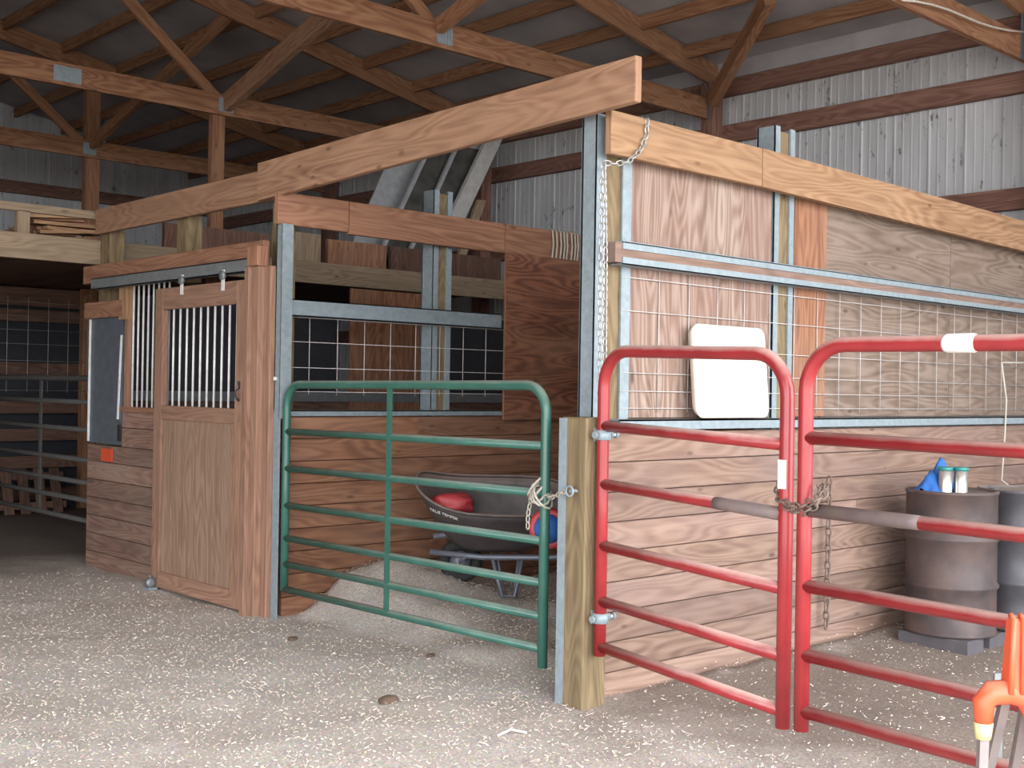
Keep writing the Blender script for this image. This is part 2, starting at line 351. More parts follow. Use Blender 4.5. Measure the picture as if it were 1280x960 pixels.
# ------------------------------------------------------------------ floor
XR, YB, YF = 5.1, 12.4, DY
XL, XRIDGE = -9.1, -2.0
SL = .19
def roofz(x): return 4.42+SL*(XR-x) if x > XRIDGE else 4.42+SL*(XR-XRIDGE)-SL*(XRIDGE-x)
def ground(x, y):
    h = .018*noise.noise(V((x*1.3, y*1.3, 0)))+.010*noise.noise(V((x*4, y*4, 3.0)))
    if x > .1 and .05 < y < 2.54:            # bedding heaped inside the open stall
        e = min(1, (x-.1)/.35)*min(1, (y-.05)/.3)
        h += .07*e
        h += .22*math.exp(-((x-.75)/.62)**2)*min(1, max(0, (y-1.25)/1.1))*e
        h += .05*e*noise.noise(V((x*3, y*3, 9.0)))
    h += .05*math.exp(-((x-.5)/.5)**2-((y+.12)/.16)**2)*0
    if y < 0 and x > .3: h += .05*math.exp(y/.18)*min(1, (x-.3)/.6)
    return h
def build_floor():
    xs = [XL]+[-8.5+i*.4 for i in range(10)]+[-4.5+i*.05 for i in range(int(9.6/.05)+1)]; xs = sorted(set(round(x, 3) for x in xs if x < XR))+[XR]
    ys = [YF]+[-4.6+i*.05 for i in range(int(10.6/.05)+1)]+[6.3+i*.35 for i in range(17)]+[YB]
    nx, ny = len(xs), len(ys); vs = []; fs = []
    for y in ys:
        for x in xs: vs.append((x, y, ground(x, y)))
    for j in range(ny-1):
        for i in range(nx-1): fs.append((j*nx+i, j*nx+i+1, (j+1)*nx+i+1, (j+1)*nx+i))
    me = bpy.data.meshes.new('floor'); me.from_pydata(vs, [], fs); me.polygons.foreach_set('use_smooth', [True]*len(fs)); me.materials.append(M['floor'])
    o = bpy.data.objects.new('floor', me); COL.objects.link(o); struct(o, 'barn floor under trampled sawdust and straw')
build_floor()
def build_straw():
    mb_v = []; mb_f = []; rr = []
    for k in range(64000):
        if k < 58000:
            t = random.random()**.95; dep = 1.8+t*9.5; lat = random.uniform(-.50, .50)*dep
            p = CAM+V((_view.x, _view.y, 0)).normalized()*dep+_r0*lat
        else: p = V((random.uniform(.2, 2.6), random.uniform(.1, 2.5), 0))
        x, y = p.x, p.y
        if x > XR or y > 5.1-2.6*random.random()**2 or (-.12 < x < .12 and 2.5 < y < 5.4): continue
        if x > .0 and y < 0 and random.random() < .72: continue
        z = ground(x, y)+random.uniform(.001, .008)
        L = random.choice((.002, .003, .004, .005, .006, .009))*random.uniform(.7, 1.3); wd = random.uniform(.001, .0026); a = random.uniform(0, 6.283); ti = random.uniform(-.5, .5)
        d = V((math.cos(a)*math.cos(ti), math.sin(a)*math.cos(ti), math.sin(ti))); n = V((-math.sin(a), math.cos(a), 0)).cross(d).normalized()
        sd = V((-math.sin(a), math.cos(a), random.uniform(-.4, .4))).normalized()
        c = V((x, y, z+abs(math.sin(ti))*L)); o = len(mb_v)
        mb_v += [c-d*L-sd*wd, c+d*L-sd*wd, c+d*L+sd*wd, c-d*L+sd*wd, c+V((0, 0, wd*1.3))-d*L*.9, c+V((0, 0, wd*1.3))+d*L*.9]
        mb_f += [(o, o+1, o+5, o+4), (o+3, o+4, o+5, o+2), (o+3, o+2, o+1, o), (o, o+4, o+3), (o+1, o+2, o+5)]
        rr += [random.random()]*5
    me = bpy.data.meshes.new('straw_litter'); me.from_pydata([tuple(p) for p in mb_v], [], mb_f); a = me.attributes.new('rnd', 'FLOAT', 'FACE'); a.data.foreach_set('value', rr)
    me.materials.append(M['straw']); o = bpy.data.objects.new('straw_litter', me); COL.objects.link(o)
    tag(o, 'loose pale straw and wood chips scattered over the barn floor', 'straw', kind='stuff')

# ------------------------------------------------------------------ barn shell
def ribbed(a, b, ztop, out, name, mat_, label):
    """ribbed steel sheet wall standing from a to b; ztop(t) gives its top, out is the inward normal"""
    a, b = V(a), V(b); L = (b-a).length; d = (b-a)/L; out = V(out); mb = MB(); prof = []; s = 0
    while s < L:
        for ds, h in ((0, 0), (.008, .009), (.018, .009), (.026, 0), (.085, 0), (.09, .003), (.10, .003), (.105, 0), (.16, 0), (.165, .003), (.175, .003), (.18, 0), (.235, 0), (.24, .003), (.25, .003), (.255, 0)):
            if s+ds < L: prof.append((s+ds, h))
        s += .305
    prof.append((L, 0))
    for t, h in prof:
        p = a+d*t+out*h; mb.v += [V((p.x, p.y, p.z)), V((p.x, p.y, ztop(p)))]
    for i in range(len(prof)-1): mb.quad((2*i, 2*i+2, 2*i+3, 2*i+1), [(0, 0)]*4, .5)
    return struct(mb.build(name, mat_, origin=(0, 0, 0)), label)
ribbed((XR, YF, -.1), (XR, YB, -.1), lambda p: 4.43, (-1, 0, 0), 'wall_right', M['siding'], 'pale ribbed steel side wall of the barn')
ribbed((XL, YB, -.1), (XR, YB, -.1), lambda p: roofz(p.x)+.012, (0, -1, 0), 'wall_back', M['siding'], 'pale ribbed steel gable wall at the far end')
m_ = MB()
for y0, y1, z0, z1 in ((YF, SY0, -.1, 4.42), (SY1, YB, -.1, 4.42), (SY0, SY1, SZ, 4.42)): m_.box(XL-.05, XL, y0, y1, z0, z1, 'y')  # the gap is the added side opening
struct(m_.build('wall_left', M['shell']))
mb = MB()
mb.prism(((XL, DY, -.1), (DX0, DY, -.1), (DX0, DY, roofz(DX0)), (XL, DY, roofz(XL))), ((XL, DY-.05, -.1), (DX0, DY-.05, -.1), (DX0, DY-.05, roofz(DX0)), (XL, DY-.05, roofz(XL))))
mb.prism(((DX1, DY, -.1), (XR, DY, -.1), (XR, DY, roofz(XR)), (DX1, DY, roofz(DX1))), ((DX1, DY-.05, -.1), (XR, DY-.05, -.1), (XR, DY-.05, roofz(XR)), (DX1, DY-.05, roofz(DX1))))
for x0, x1 in ((DX0, XRIDGE), (XRIDGE, DX1)):
    mb.prism(((x0, DY, DZ), (x1, DY, DZ), (x1, DY, roofz(x1)), (x0, DY, roofz(x0))), ((x0, DY-.05, DZ), (x1, DY-.05, DZ), (x1, DY-.05, roofz(x1)), (x0, DY-.05, roofz(x0))))
struct(mb.build('wall_front', M['shell']))
# roof sheets, both slopes
mb = MB()
for x0, x1 in ((XRIDGE, XR+.3), (XL-.3, XRIDGE)):
    mb.prism(((x0, YF-.4, roofz(x0)), (x0, YB+.3, roofz(x0)), (x1, YB+.3, roofz(x1)), (x1, YF-.4, roofz(x1))),
             ((x0, YF-.4, roofz(x0)+.02), (x0, YB+.3, roofz(x0)+.02), (x1, YB+.3, roofz(x1)+.02), (x1, YF-.4, roofz(x1)+.02)))
struct(mb.build('ceiling', M['roof']), 'dark steel underside of the pitched barn roof')
mb = MB(); mb.prism(((-60, -60, -.12), (60, -60, -.12), (60, DY, -.12), (-60, DY, -.12)), ((-60, -60, -.2), (60, -60, -.2), (60, DY, -.2), (-60, DY, -.2))); mb.prism(((-60, DY, -.12), (XL, DY, -.12), (XL, 40, -.12), (-60, 40, -.12)), ((-60, DY, -.2), (XL, DY, -.2), (XL, 40, -.2), (-60, 40, -.2)))
struct(mb.build('ground_outside', M['yard']))

# roof purlins (right slope is the one in view)
ORD = ['first', 'second', 'third', 'fourth', 'fifth', 'sixth', 'seventh', 'eighth', 'ninth', 'tenth', 'eleventh', 'twelfth']
px0 = 4.57; k = 0
while px0 > -1.9:
    m_ = MB(); z = roofz(px0); m_.board((px0, YF, z-.125), (px0, YB, z-.125), (0, 0, 1), .12, (-1, 0, 0), .04)
    o = m_.build('roof_purlin', M['truss'])
    tag(o, '%s brown roof purlin up from the eave, running the length of the barn' % ORD[k], 'purlin', 'purlins under the dark roof')
    px0 -= .63; k += 1
m_ = MB(); m_.box(XR-.10, XR-.02, YF, YB, 4.282, 4.435, 'y'); struct(m_.build('trim_1', M['roof']), 'grey closure strip between the eave plate and the roof')
# eave purlin and wall girts
for z0, h, lab in ((4.13, .15, 'dark red eave plate along the top of the pale steel wall'), (3.70, .16, 'brown girt across the pale steel wall just under the eave plate'),
                   (2.82, .16, 'brown girt low on the pale steel wall behind the golden top beam'), (1.95, .16, 'brown girt on the pale steel wall behind the stalls')):
    m_ = MB(); m_.box(XR-.09, XR-.02, YF, YB, z0, z0+h, 'y'); tag(m_.build('wall_girt', M['girt']), lab, 'girt')
for z0, lab in ((3.87, 'dark girt across the far gable wall above the loft'), (2.9, 'dark girt low on the far gable wall behind the lumber')):
    m_ = MB(); m_.box(-4, XR-.1, YB-.09, YB-.02, z0, z0+.16, 'x'); tag(m_.build('wall_girt', M['girt']), lab, 'girt')
TY = [.28, 3.17, 6.35, 9.35]
for y, lab in zip(TY, ('dark brown wall post at the edge of the view beside the pale steel wall', 'brown wall post carrying the truss just behind the galvanised post tops',
                       'brown wall post seen over the red header beam', 'brown wall post deepest in the barn')):
    y = .12 if y < 1 else y; m_ = MB()
    m_.box(XR-.24, XR-.09, y-.07, y+.07, -.05, 4.25, 'z'); tag(m_.build('barn_post', M['girt'], bevel=.004), lab, 'post')

# trusses
def truss(y, label):
    r = thing('roof_truss', (1.7, y, 3.9), label, 'roof truss', 'roof trusses')
    part(MB().board((XL+.2, y-.02, 3.905), (XR-.1, y-.02, 3.905), (0, 0, 1), .19, (0, 1, 0), .04), 'bottom_chord', M['truss'], r)
    def tc(x): return 4.19+SL*(XR-x) if x > XRIDGE else 4.19+SL*(XR-XRIDGE)-SL*(XRIDGE-x)
    for x0, x1 in ((XR-.02, XRIDGE), (XRIDGE, XL+.1)):
        part(MB().board((x0, y-.02, tc(x0)), (x1, y-.02, tc(x1)), (0, 0, 1), .20, (0, 1, 0), .04), 'top_chord', M['truss'], r)
    for a, b_ in (((1.72, 4.0), (.30, tc(.30)+.05)), ((.30, tc(.3)+.05), (-1.0, 4.0)), ((-5.7, 4.0), (-4.3, tc(-4.3)+.05)), ((-4.3, tc(-4.3)+.05), (-3.0, 4.0))):
        part(MB().bar((a[0], y+.03, a[1]), (b_[0], y+.03, b_[1]), .04, .10, (0, 1, 0)), 'web', M['truss'], r)
    part(MB().board((XR-.26, y-.03, 3.90), (XR-.10, y-.03, 3.90), (0, 0, 1), .34, (0, 1, 0), .008), 'heel_plate', M['galv_dark'], r)
    for x, w_ in ((1.72, .15), (.22, .24)):
        p = MB().board((x-w_/2, y-.024, 3.935), (x+w_/2, y-.024, 3.935), (0, 0, 1), .13, (0, -1, 0), .003)
        for q in range(int(w_/.03)): p.board((x-w_/2+.008+q*.03, y-.027, 3.94), (x-w_/2+.008+q*.03, y-.027, 4.06), (1, 0, 0), .010, (0, -1, 0), .003)
        part(p, 'gusset_plate', M['galv'], r)
    return r
LT = ['roof truss nearest the viewer, crossing over the golden top beam at the frame edge', 'roof truss crossing just above the long tan top beam',
      'roof truss joined to a slim brown post at its steel plate, behind the tan beam', 'farthest visible roof truss, above the loft lumber']
t0 = truss(TY[1], LT[1])
for y, lab in ((TY[0], LT[0]), (TY[2], LT[2]), (TY[3], LT[3])):
    c = copy_tree(t0); c.location.y = y; c['label'] = lab
# lengthwise braces between the trusses
for (a, b_, lab) in (((1.72, TY[2]-.03, 4.02), (1.72, TY[1]+.05, 4.90), 'wide tan brace rising from the steel plated joint toward the viewer'),
                     ((1.74, TY[3]-.03, 4.05), (1.80, TY[2]+.05, 4.90), 'tan brace rising from the joint over the loft'),
                     ((1.66, TY[1]-.03, 4.05), (1.70, TY[0]+.05, 4.92), 'brace rising from the joint over the tan top beam'),
                     ((4.85, 3.10, 4.06), (4.0, 1.9, 4.52), 'short knee brace at the wall end of the truss')):
    m_ = MB(); m_.bar(a, b_, .06 if 'knee' not in lab else .09, .17 if 'wide' in lab else .11, (1, 0, 0)); tag(m_.build('roof_brace', M['beam_tan' if 'wide' in lab else 'truss']), lab, 'brace')
# columns under trusses
m_ = MB(); m_.box(1.61, 1.74, TY[2]+.03, TY[2]+.10, -.05, 4.1, 'z'); tag(m_.build('barn_post', M['truss']), 'slim brown post under the plated truss joint behind the tan beam', 'post')
m_ = MB(); m_.box(1.70, 1.86, TY[3]+.03, TY[3]+.12, -.05, 4.95, 'z'); tag(m_.build('barn_post', M['truss']), 'brown post rising past the lumber loft to the roof', 'post')
# cable on the nearest truss
pts = [at(1128+q*152/8, 0+[0, 2, 6, 12, 20, 28, 34, 38, 40][q], Y=TY[0]-.07) for q in range(9)]
tag(MB().tube(pts, .008, 6).build('cable', M['cord']), 'pale cable draped along the nearest truss', 'cable')

# ------------------------------------------------------------------ plank walls and posts of the stalls
def planks(x0, x1, z0, z1, face, axis='x', t=.038, h=.137, gap=.004):
    """stack of horizontal planks in the plane y=face (axis x) or x=face (axis y)"""
    m_ = MB(); z = z0
    while z < z1-.02:
        hh = min(h, z1-z)
        cuts = [x0]+([random.uniform(x0+.8, x1-.8)] if x1-x0 > 2.4 and random.random() < .6 else [])+[x1]
        for a, b_ in zip(cuts, cuts[1:]):
            if axis == 'x': m_.box(a, b_-.002, face, face+t, z, z+hh-gap, 'x')
            else: m_.box(face, face+t, a, b_-.002, z, z+hh-gap, 'y')
        z += hh
    return m_
def wire_grid(xs, zs, y, r=.0028):
    m_ = MB()
    for x in xs: m_.tube([(x, y, zs[0]-.02), (x, y, zs[-1]+.05)], r, 5)
    for z in zs: m_.tube([(xs[0]-.05, y-.006, z), (xs[-1]+.05, y-.006, z)], r*.8, 5)
    return m_
def chan_post(name, x0, x1, y0, y1, z0, z1, label, chan_z0=None, fl=.03):
    """timber post with galvanised channels on its two sides"""
    r = thing(name, ((x0+x1)/2, (y0+y1)/2, z0), label, 'post')
    part(MB().box(x0, x1, y0, y1, z0, z1-.02, 'z'), 'timber', M['treated'], r, bevel=.003)
    for s, xa in ((-1, x0), (1, x1)):
        c_ = MB(); zz = chan_z0 if chan_z0 is not None else z0
        c_.box(min(xa, xa+s*.012), max(xa, xa+s*.012), y0-.012, y1+.012, zz, z1, 'z')
        c_.box(min(xa+s*.012, xa-s*fl), max(xa+s*.012, xa-s*fl), y0-.014, y0-.002, zz, z1, 'z')
        c_.box(min(xa+s*.012, xa-s*fl), max(xa+s*.012, xa-s*fl), y1+.002, y1+.014, zz, z1, 'z')
        part(c_, 'channel', M['galv'], r, label='galvanised channel')
    return r
# --- the stall wall that faces the viewer on the right (plane y = 0)
r = thing('stall_wall', (.2, .02, 0), 'pale plank stall wall with wire mesh, behind the red gates', 'stall wall')
part(planks(.13, XR-.1, -.02, 1.215, 0), 'plank_panel', M['plank'], r, bevel=.003)
c_ = MB(); c_.box(.16, XR-.1, -.045, .05, 1.262, 1.27, 'x'); c_.box(.16, XR-.1, -.045, -.037, 1.222, 1.27, 'x'); part(c_, 'sill_channel', M['galv'], r)
xs = [.30+.2265*i for i in range(21)]; zs = [1.32, 1.40, 1.485, 1.61, 1.775, 1.93]
part(wire_grid(xs, zs, .046), 'wire_mesh', M['wire'], r)
part(MB().box(.125, XR-.1, -.03, .035, 1.985, 2.075, 'x'), 'rail_board', M['plank'], r)
for z in (1.977, 2.047):
    c_ = MB(); c_.box(.17, XR-.1, -.038, -.030, z, z+.033, 'x'); c_.box(.17, XR-.1, -.038, .04, z+(.028 if z > 2 else 0)+.0, z+(.036 if z > 2 else .005), 'x'); part(c_, 'rail_channel', M['galv'], r)
chan_post('stall_post', 1.47, 1.625, .056, .15, 0, 2.83, 'treated post with galvanised channels rising above the golden beam', 0)
chan_post('stall_post', .085, .30, .056, .125, 0, 2.66, 'corner stall post with galvanised channels and a hanging chain', None, .05)
m_ = MB(); m_.box(.325, 1.445, .054, .068, 1.275, 2.6, 'z'); tag(m_.build('plywood_sheet', M['ply_pale']), 'pale weathered plywood sheet between the corner post and the next post', 'plywood')
m_ = MB(); m_.box(1.67, 1.985, .056, .10, 1.275, 2.6, 'z'); tag(m_.build('upright_board', M['plank_red'], bevel=.003), 'knotty orange upright board beside the galvanised post', 'board')
m_ = MB(); m_.box(1.99, 3.45, .07, .088, 1.275, 2.55, 'x'); tag(m_.build('plywood_sheet', M['ply_grey']), 'grey brown plywood sheet above the gap between the red gates', 'plywood')
m_ = MB(); m_.box(3.455, 4.9, .07, .088, 1.275, 2.55, 'x'); tag(m_.build('plywood_sheet', M['ply_grey']), 'grey brown plywood sheet by the frame edge, above the barrels', 'plywood')
# --- top beams
m_ = MB(); a, b_ = V((.07, -.045, 2.465)), V((1.22, -.045, 2.462)); m_.board(a, b_, (0, 0, 1), .197, (0, 1, 0), .04, .6)
tag(m_.build('top_beam', M['beam_gold'], bevel=.004), 'short golden board at the corner end of the top beam over the pale stall wall', 'beam')
m_ = MB(); m_.prism(((1.222, -.045, 2.462), (4.37, -.045, 2.405), (4.37, -.045, 2.612), (1.222, -.045, 2.659)), ((1.222, -.005, 2.462), (4.37, -.005, 2.405), (4.37, -.005, 2.612), (1.222, -.005, 2.659)), .75)
m_.prism(((4.37, -.045, 2.405), (XR-.26, -.045, 2.39), (XR-.26, -.045, 2.597), (4.37, -.045, 2.612)), ((4.37, -.005, 2.405), (XR-.26, -.005, 2.39), (XR-.26, -.005, 2.597), (4.37, -.005, 2.612)), .75)
tag(m_.build('top_beam', M['beam_gold']), 'long golden top beam sloping away over the pale plywood stall wall', 'beam')
m_ = MB(); m_.prism(((-.045, -.285, 2.640), (-.045, 2.79, 2.531), (-.045, 2.79, 2.765), (-.045, -.285, 2.838)), ((-.003, -.285, 2.640), (-.003, 2.79, 2.531), (-.003, 2.79, 2.765), (-.003, -.285, 2.838)), .6)
tag(m_.build('top_beam', M['beam_tan'], bevel=.004), 'long tan top beam over the green gate, its sawn end jutting past the corner', 'beam')
m_ = MB(); m_.prism(((0, 2.70, 2.535), (0, 5.22, 2.531), (0, 5.22, 2.721), (0, 2.70, 2.73)), ((.04, 2.70, 2.535), (.04, 5.22, 2.531), (.04, 5.22, 2.721), (.04, 2.70, 2.73)), .3)
tag(m_.build('top_beam', M['beam_tan'], bevel=.004), 'tan top beam above the sliding stall door', 'beam')

# --- gate post stub at the corner
r = thing('gate_post', (.0, .03, 0), 'short treated timber gate post at the stall corner', 'post')
part(MB().box(-.075, .075, -.06, .095, -.05, 1.28, 'z'), 'timber', M['treated'], r, bevel=.006)
part(MB().box(-.085, -.075, .06, .10, 0, 1.275, 'z'), 'steel_edge', M['galv'], r)
c_ = MB(); c_.tube([(-.11, .0, .955), (-.075, .0, .955), (-.055, -.03, .95)], .008, 8); c_.tube(arc((-.115, .0, .955), (0, 1, 0), (0, 0, 1), .022, 0, 6.283, 12)[:-1], .005, 6, closed=True)
part(c_, 'eye_bolt', M['galv'], r)

# --- partition behind the green gate (plane y = 2.565)
YP = 2.565
r = thing('stall_wall', (.2, YP+.02, 0), 'reddish plank partition with wire mesh, behind the green gate', 'stall wall')
part(planks(.04, XR-.25, -.02, 1.215, YP), 'plank_panel', M['plank_red'], r, bevel=.003)
c_ = MB(); c_.box(.03, XR-.25, YP-.04, YP+.05, 1.243, 1.25, 'x'); c_.box(.03, XR-.25, YP-.04, YP-.033, 1.215, 1.25, 'x'); part(c_, 'sill_channel', M['galv'], r)
part(wire_grid([.03+.209*i for i in range(22)], [1.363, 1.511, 1.67, 1.82], YP+.048), 'wire_mesh', M['wire'], r)
c_ = MB(); c_.box(.02, 1.775, YP-.03, YP-.02, 1.822, 1.925, 'x'); c_.box(.02, 1.775, YP-.03, YP+.04, 1.918, 1.925, 'x'); c_.box(.02, 1.775, YP-.03, YP+.04, 1.822, 1.829, 'x')
part(c_, 'rail_channel', M['galv'], r)
r = thing('end_channel', (0, YP, 0), 'galvanised steel channel upright beside the stall door frame', 'steel channel')
c_ = MB(); c_.box(-.03, -.02, YP-.05, YP+.012, 0, 2.37, 'z'); c_.box(-.03, .045, YP-.055, YP-.045, 1.2, 2.37, 'z'); c_.box(-.03, .02, YP+.004, YP+.012, 1.25, 2.37, 'z'); part(c_, 'channel', M['galv'], r)
part(MB().tube([(-.045, YP-.01, 1.44), (-.03, YP-.01, 1.44)], .012, 8), 'bolt', M['bar'], r)
chan_post('stall_post', 1.225, 1.36, YP+.056, YP+.16, 0, 2.74, 'treated post with galvanised sides in the middle of the reddish partition', 0)
m_ = MB(); m_.box(.05, .14, 2.63, 2.76, -.02, 2.70, 'z'); tag(m_.build('stall_post', M['treated'], bevel=.004), 'weathered post behind the door frame, under the tan beams', 'post')
for x0, x1, rr, lab in ((-.06, .455, .5, 'short red fir end board of the header above the partition'), (.46, 1.785, .6, 'middle red fir header board over the partition rail'),
                        (1.79, 3.6, .4, 'red fir header board over the dark plywood')):
    m_ = MB(); m_.box(x0, x1, YP-.045, YP-.004, 2.355+(.012 if x0 < 0 else 0), 2.56, 'x', rr); tag(m_.build('header_board', M['beam_red'], bevel=.003), lab, 'board', 'header over the partition')
m_ = MB(); m_.box(1.782, 3.0, YP-.065, YP-.047, 1.185, 2.36, 'x', .5); tag(m_.build('plywood_sheet', M['ply_brown']), 'dark stained plywood sheet hung under the red header', 'plywood')
m_ = MB(); x0 = at(690, 300, Y=YP-.05).x; x1 = at(722, 300, Y=YP-.05).x
for q in range(8):
    x = x0+(x1-x0)*(q+random.uniform(-.25, .25))/7
    m_.tube([(x, YP-.055, 2.36), (x+.006, YP-.06, 2.46), (x, YP-.055, 2.555), (x, YP-.02, 2.575), (x+.01, YP+.006, 2.5), (x, YP+.004, 2.37), (x, YP-.02, 2.345)], .008, 6, closed=True)
tag(m_.build('twine_wrap', M['rope']), 'twine wound round the header over the dark plywood', 'twine')

# --- stall front beside the aisle (plane x = 0)
r = thing('grille_wall', (0, 4.6, 0), 'plank stall front with a barred grille beside the sliding door', 'stall front')
part(planks(4.03, 5.29, -.02, .93, 0, 'y'), 'plank_panel', M['plank_front'], r, bevel=.003)
part(planks(4.03, 4.70, .93, 1.215, 0, 'y', h=.142), 'plank_panel', M['plank_front'], r, bevel=.003)
part(MB().box(-.02, .05, 4.03, 4.70, 1.19, 1.225, 'y'), 'cap_board', M['beam_red'], r)
part(MB().box(-.045, 0, 2.70, 5.32, 2.15, 2.285, 'y', .4), 'header_board', M['beam_red'], r, bevel=.003)
part(MB().box(-.03, .04, 4.60, 4.72, 1.86, 2.15, 'z', .9), 'upright_trim', M['beam_gold'], r)
part(MB().box(-.035, .02, 4.66, 5.31, 1.885, 2.005, 'y', .3), 'hatch_header', M['beam_red'], r)
part(MB().box(-.01, .03, 4.60, 4.66, 1.22, 1.86, 'z'), 'jamb', M['door_rail'], r)
for q in range(8):
    y = 4.56-q*.078; part(MB().tube([(.01, y, 1.215), (.01, y, 2.16)], .0075, 8), 'bar', M['bar'], r)
h_ = part(MB().box(0, .012, 4.71, 5.28, .94, 1.885, 'z'), 'feed_hatch', M['galv_dark'], r, label='dull steel feed hatch')
part(MB().bar((-.006, 5.265, .95), (-.006, 5.265, 1.88), .014, .014, (0, 1, 0)), 'edge_strip', M['bar'], r, h_)
part(MB().bar((-.008, 4.755, 1.13), (-.008, 4.715, 1.75), .014, .012, (0, 1, 0)), 'edge_strip', M['bar'], r, h_)
part(MB().box(-.012, .0, 4.70, 4.75, .97, 1.09, 'z'), 'latch', M['darkiron'], r, h_)
m_ = MB(); m_.box(-.012, -.004, 4.835, 5.02, .81, .905, 'y'); tag(m_.build('warning_tag', M['orange_tag']), 'small bright orange tag on the planks below the feed hatch', 'tag')
m_ = MB(); m_.box(-.1, -.05, 2.765, 5.05, 2.092, 2.099, 'y'); m_.box(-.1, -.093, 2.765, 5.05, 2.092, 2.175, 'y'); m_.box(-.055, -.046, 2.765, 5.05, 2.092, 2.175, 'y'); m_.box(-.1, -.046, 2.765, 5.05, 2.168, 2.175, 'y')
tag(m_.build('door_track', M['track']), 'grey steel track the barred stall door hangs from', 'track')
for y0, y1, z1, lab in ((3.88, 4.02, 2.56, 'stub post between the stall front header and the tan beam'), (5.09, 5.28, 2.56, 'weathered corner post at the far end of the stall front')):
    m_ = MB(); m_.box(.06, .18, y0, y1, 2.1 if z1 and y0 < 4 else -.02, z1, 'z'); tag(m_.build('stall_post', M['treated'], bevel=.004), lab, 'post')

# --- sliding door
D0, D1 = -.095, -.055
r = thing('stall_door', (-.075, 3.4, .02), 'sliding wooden stall door with a barred upper window', 'door')
YA, YZ = 2.80, 4.00
part(MB().box(D0+.008, D1, YA+.02, YZ-.02, .05, 1.2, 'z', .5), 'door_panel', M['door_wood'], r)
for y0, y1 in ((YA, YA+.115), (YZ-.11, YZ)): part(MB().box(D0-.005, D1, y0, y1, .015, 2.045, 'z'), 'stile', M['door_rail'], r, bevel=.003)
for z0, z1 in ((.015, .125), (1.155, 1.25), (1.90, 2.045)): part(MB().box(D0-.005, D1, YA+.115, YZ-.11, z0, z1, 'y'), 'rail', M['door_rail'], r, bevel=.003)
for q in range(10):
    y = YA+.15+q*(.94-.06)/9.5; part(MB().tube([(-.072, y, 1.245), (-.072, y, 1.905)], .0075, 8), 'bar', M['bar'], r)
for y in (3.62, 3.08):
    h_ = part(MB().bar((-.104, y, 1.99), (-.104, y, 2.12), .034, .006, (0, 1, 0)), 'hanger', M['bar'], r)
    part(MB().lathe([(.012, -.012), (.03, -.01), (.03, .01), (.012, .012)], (-.108, y, 2.085), 14, (1, 0, 0)), 'wheel', M['track'], r, h_)
part(MB().tube([(-.105, 2.86, 1.30), (-.125, 2.86, 1.32), (-.125, 2.87, 1.36), (-.105, 2.86, 1.38), (-.115, 2.85, 1.42)], .006, 6), 'hook', M['darkiron'], r)
part(MB().box(-.101, -.096, 2.915, 2.935, .125, 1.155, 'z'), 'edge_bead', M['beam_gold'], r)
r = thing('door_guide', (-.12, 3.95, 0), 'small steel guide roller on the floor at the foot of the stall door', 'door guide')
part(MB().lathe([(.015, -.02), (.034, -.018), (.034, .018), (.015, .02)], (-.13, 3.94, .045), 14, (0, 1, 0)), 'roller', M['track'], r)
part(MB().box(-.16, -.10, 3.90, 4.0, .0, .015, 'y').bar((-.12, 3.97, .01), (-.12, 3.97, .09), .03, .006, (0, 1, 0)), 'bracket', M['galv'], r)
r = thing('door_frame', (-.05, 2.7, 0), 'layered wooden door frame between the stall door and the green gate', 'door frame')
for x0, x1, y0, y1, rr in ((-.125, -.06, 2.735, 2.785, .25), (-.10, -.045, 2.66, 2.735, .7), (-.06, -.0, 2.585, 2.66, .5)): part(MB().box(x0, x1, y0, y1, -.02, 2.12, 'z', rr), 'frame_board', M['door_rail'], r, bevel=.004)
part(MB().box(-.125, -.046, 2.64, 2.76, 2.12, 2.24, 'z', .8), 'head_block', M['beam_red'], r, bevel=.003)

# --- far stall wall, loft and lumber
YL = 5.30
r = thing('stall_wall', (2.5, YL, 0), 'dark plank partition at the far side of the stall behind the mesh', 'stall wall')
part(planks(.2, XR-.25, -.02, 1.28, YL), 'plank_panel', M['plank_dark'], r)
part(MB().box(2.42, 3.42, YL-.03, YL-.01, 1.0, 2.29, 'z', .8), 'plywood_panel', M['plank_red'], r)
part(MB().box(.2, XR-.25, YL-.04, YL, 1.26, 1.34, 'x'), 'cap_rail', M['track'], r)
part(MB().box(.2, 2.3, YL+.02, YL+.05, 1.3, 2.1, 'x'), 'black_panel', M['black_sheet'], r)  # plain near-black panels above the planks
part(MB().box(3.42, XR-.25, YL+.02, YL+.05, 1.3, 2.1, 'x'), 'black_panel', M['black_sheet'], r)
m_ = MB(); m_.box(-3.0, XR-.25, YL-.045, YL-.005, 2.305, 2.495, 'x', .5); tag(m_.build('loft_beam', M['oldtan'], bevel=.003), 'wide pale tan board along the front edge of the lumber loft', 'beam')
m_ = MB(); m_.box(-3.0, .05, YL-.03, YL+.01, 2.655, 2.715, 'x', .3); tag(m_.build('loft_rail', M['oldtan']), 'thin tan rail over the stacked lumber on the loft', 'rail')
m_ = MB(); x = at(27, 270, Y=YL).x; m_.box(x-.04, x+.05, YL-.03, YL+.03, 2.49, 2.66, 'z', .6); tag(m_.build('loft_stud', M['oldtan']), 'short upright stud between loft board and rail', 'stud')
m_ = MB()
for q in range(40): m_.box(-3.0+q*.2, -3.0+q*.2+.196, YL, YB-.15, 2.44, 2.47, 'y')
tag(m_.build('loft_floor', M['plank_dark']), 'plank floor of the storage loft', 'loft floor')
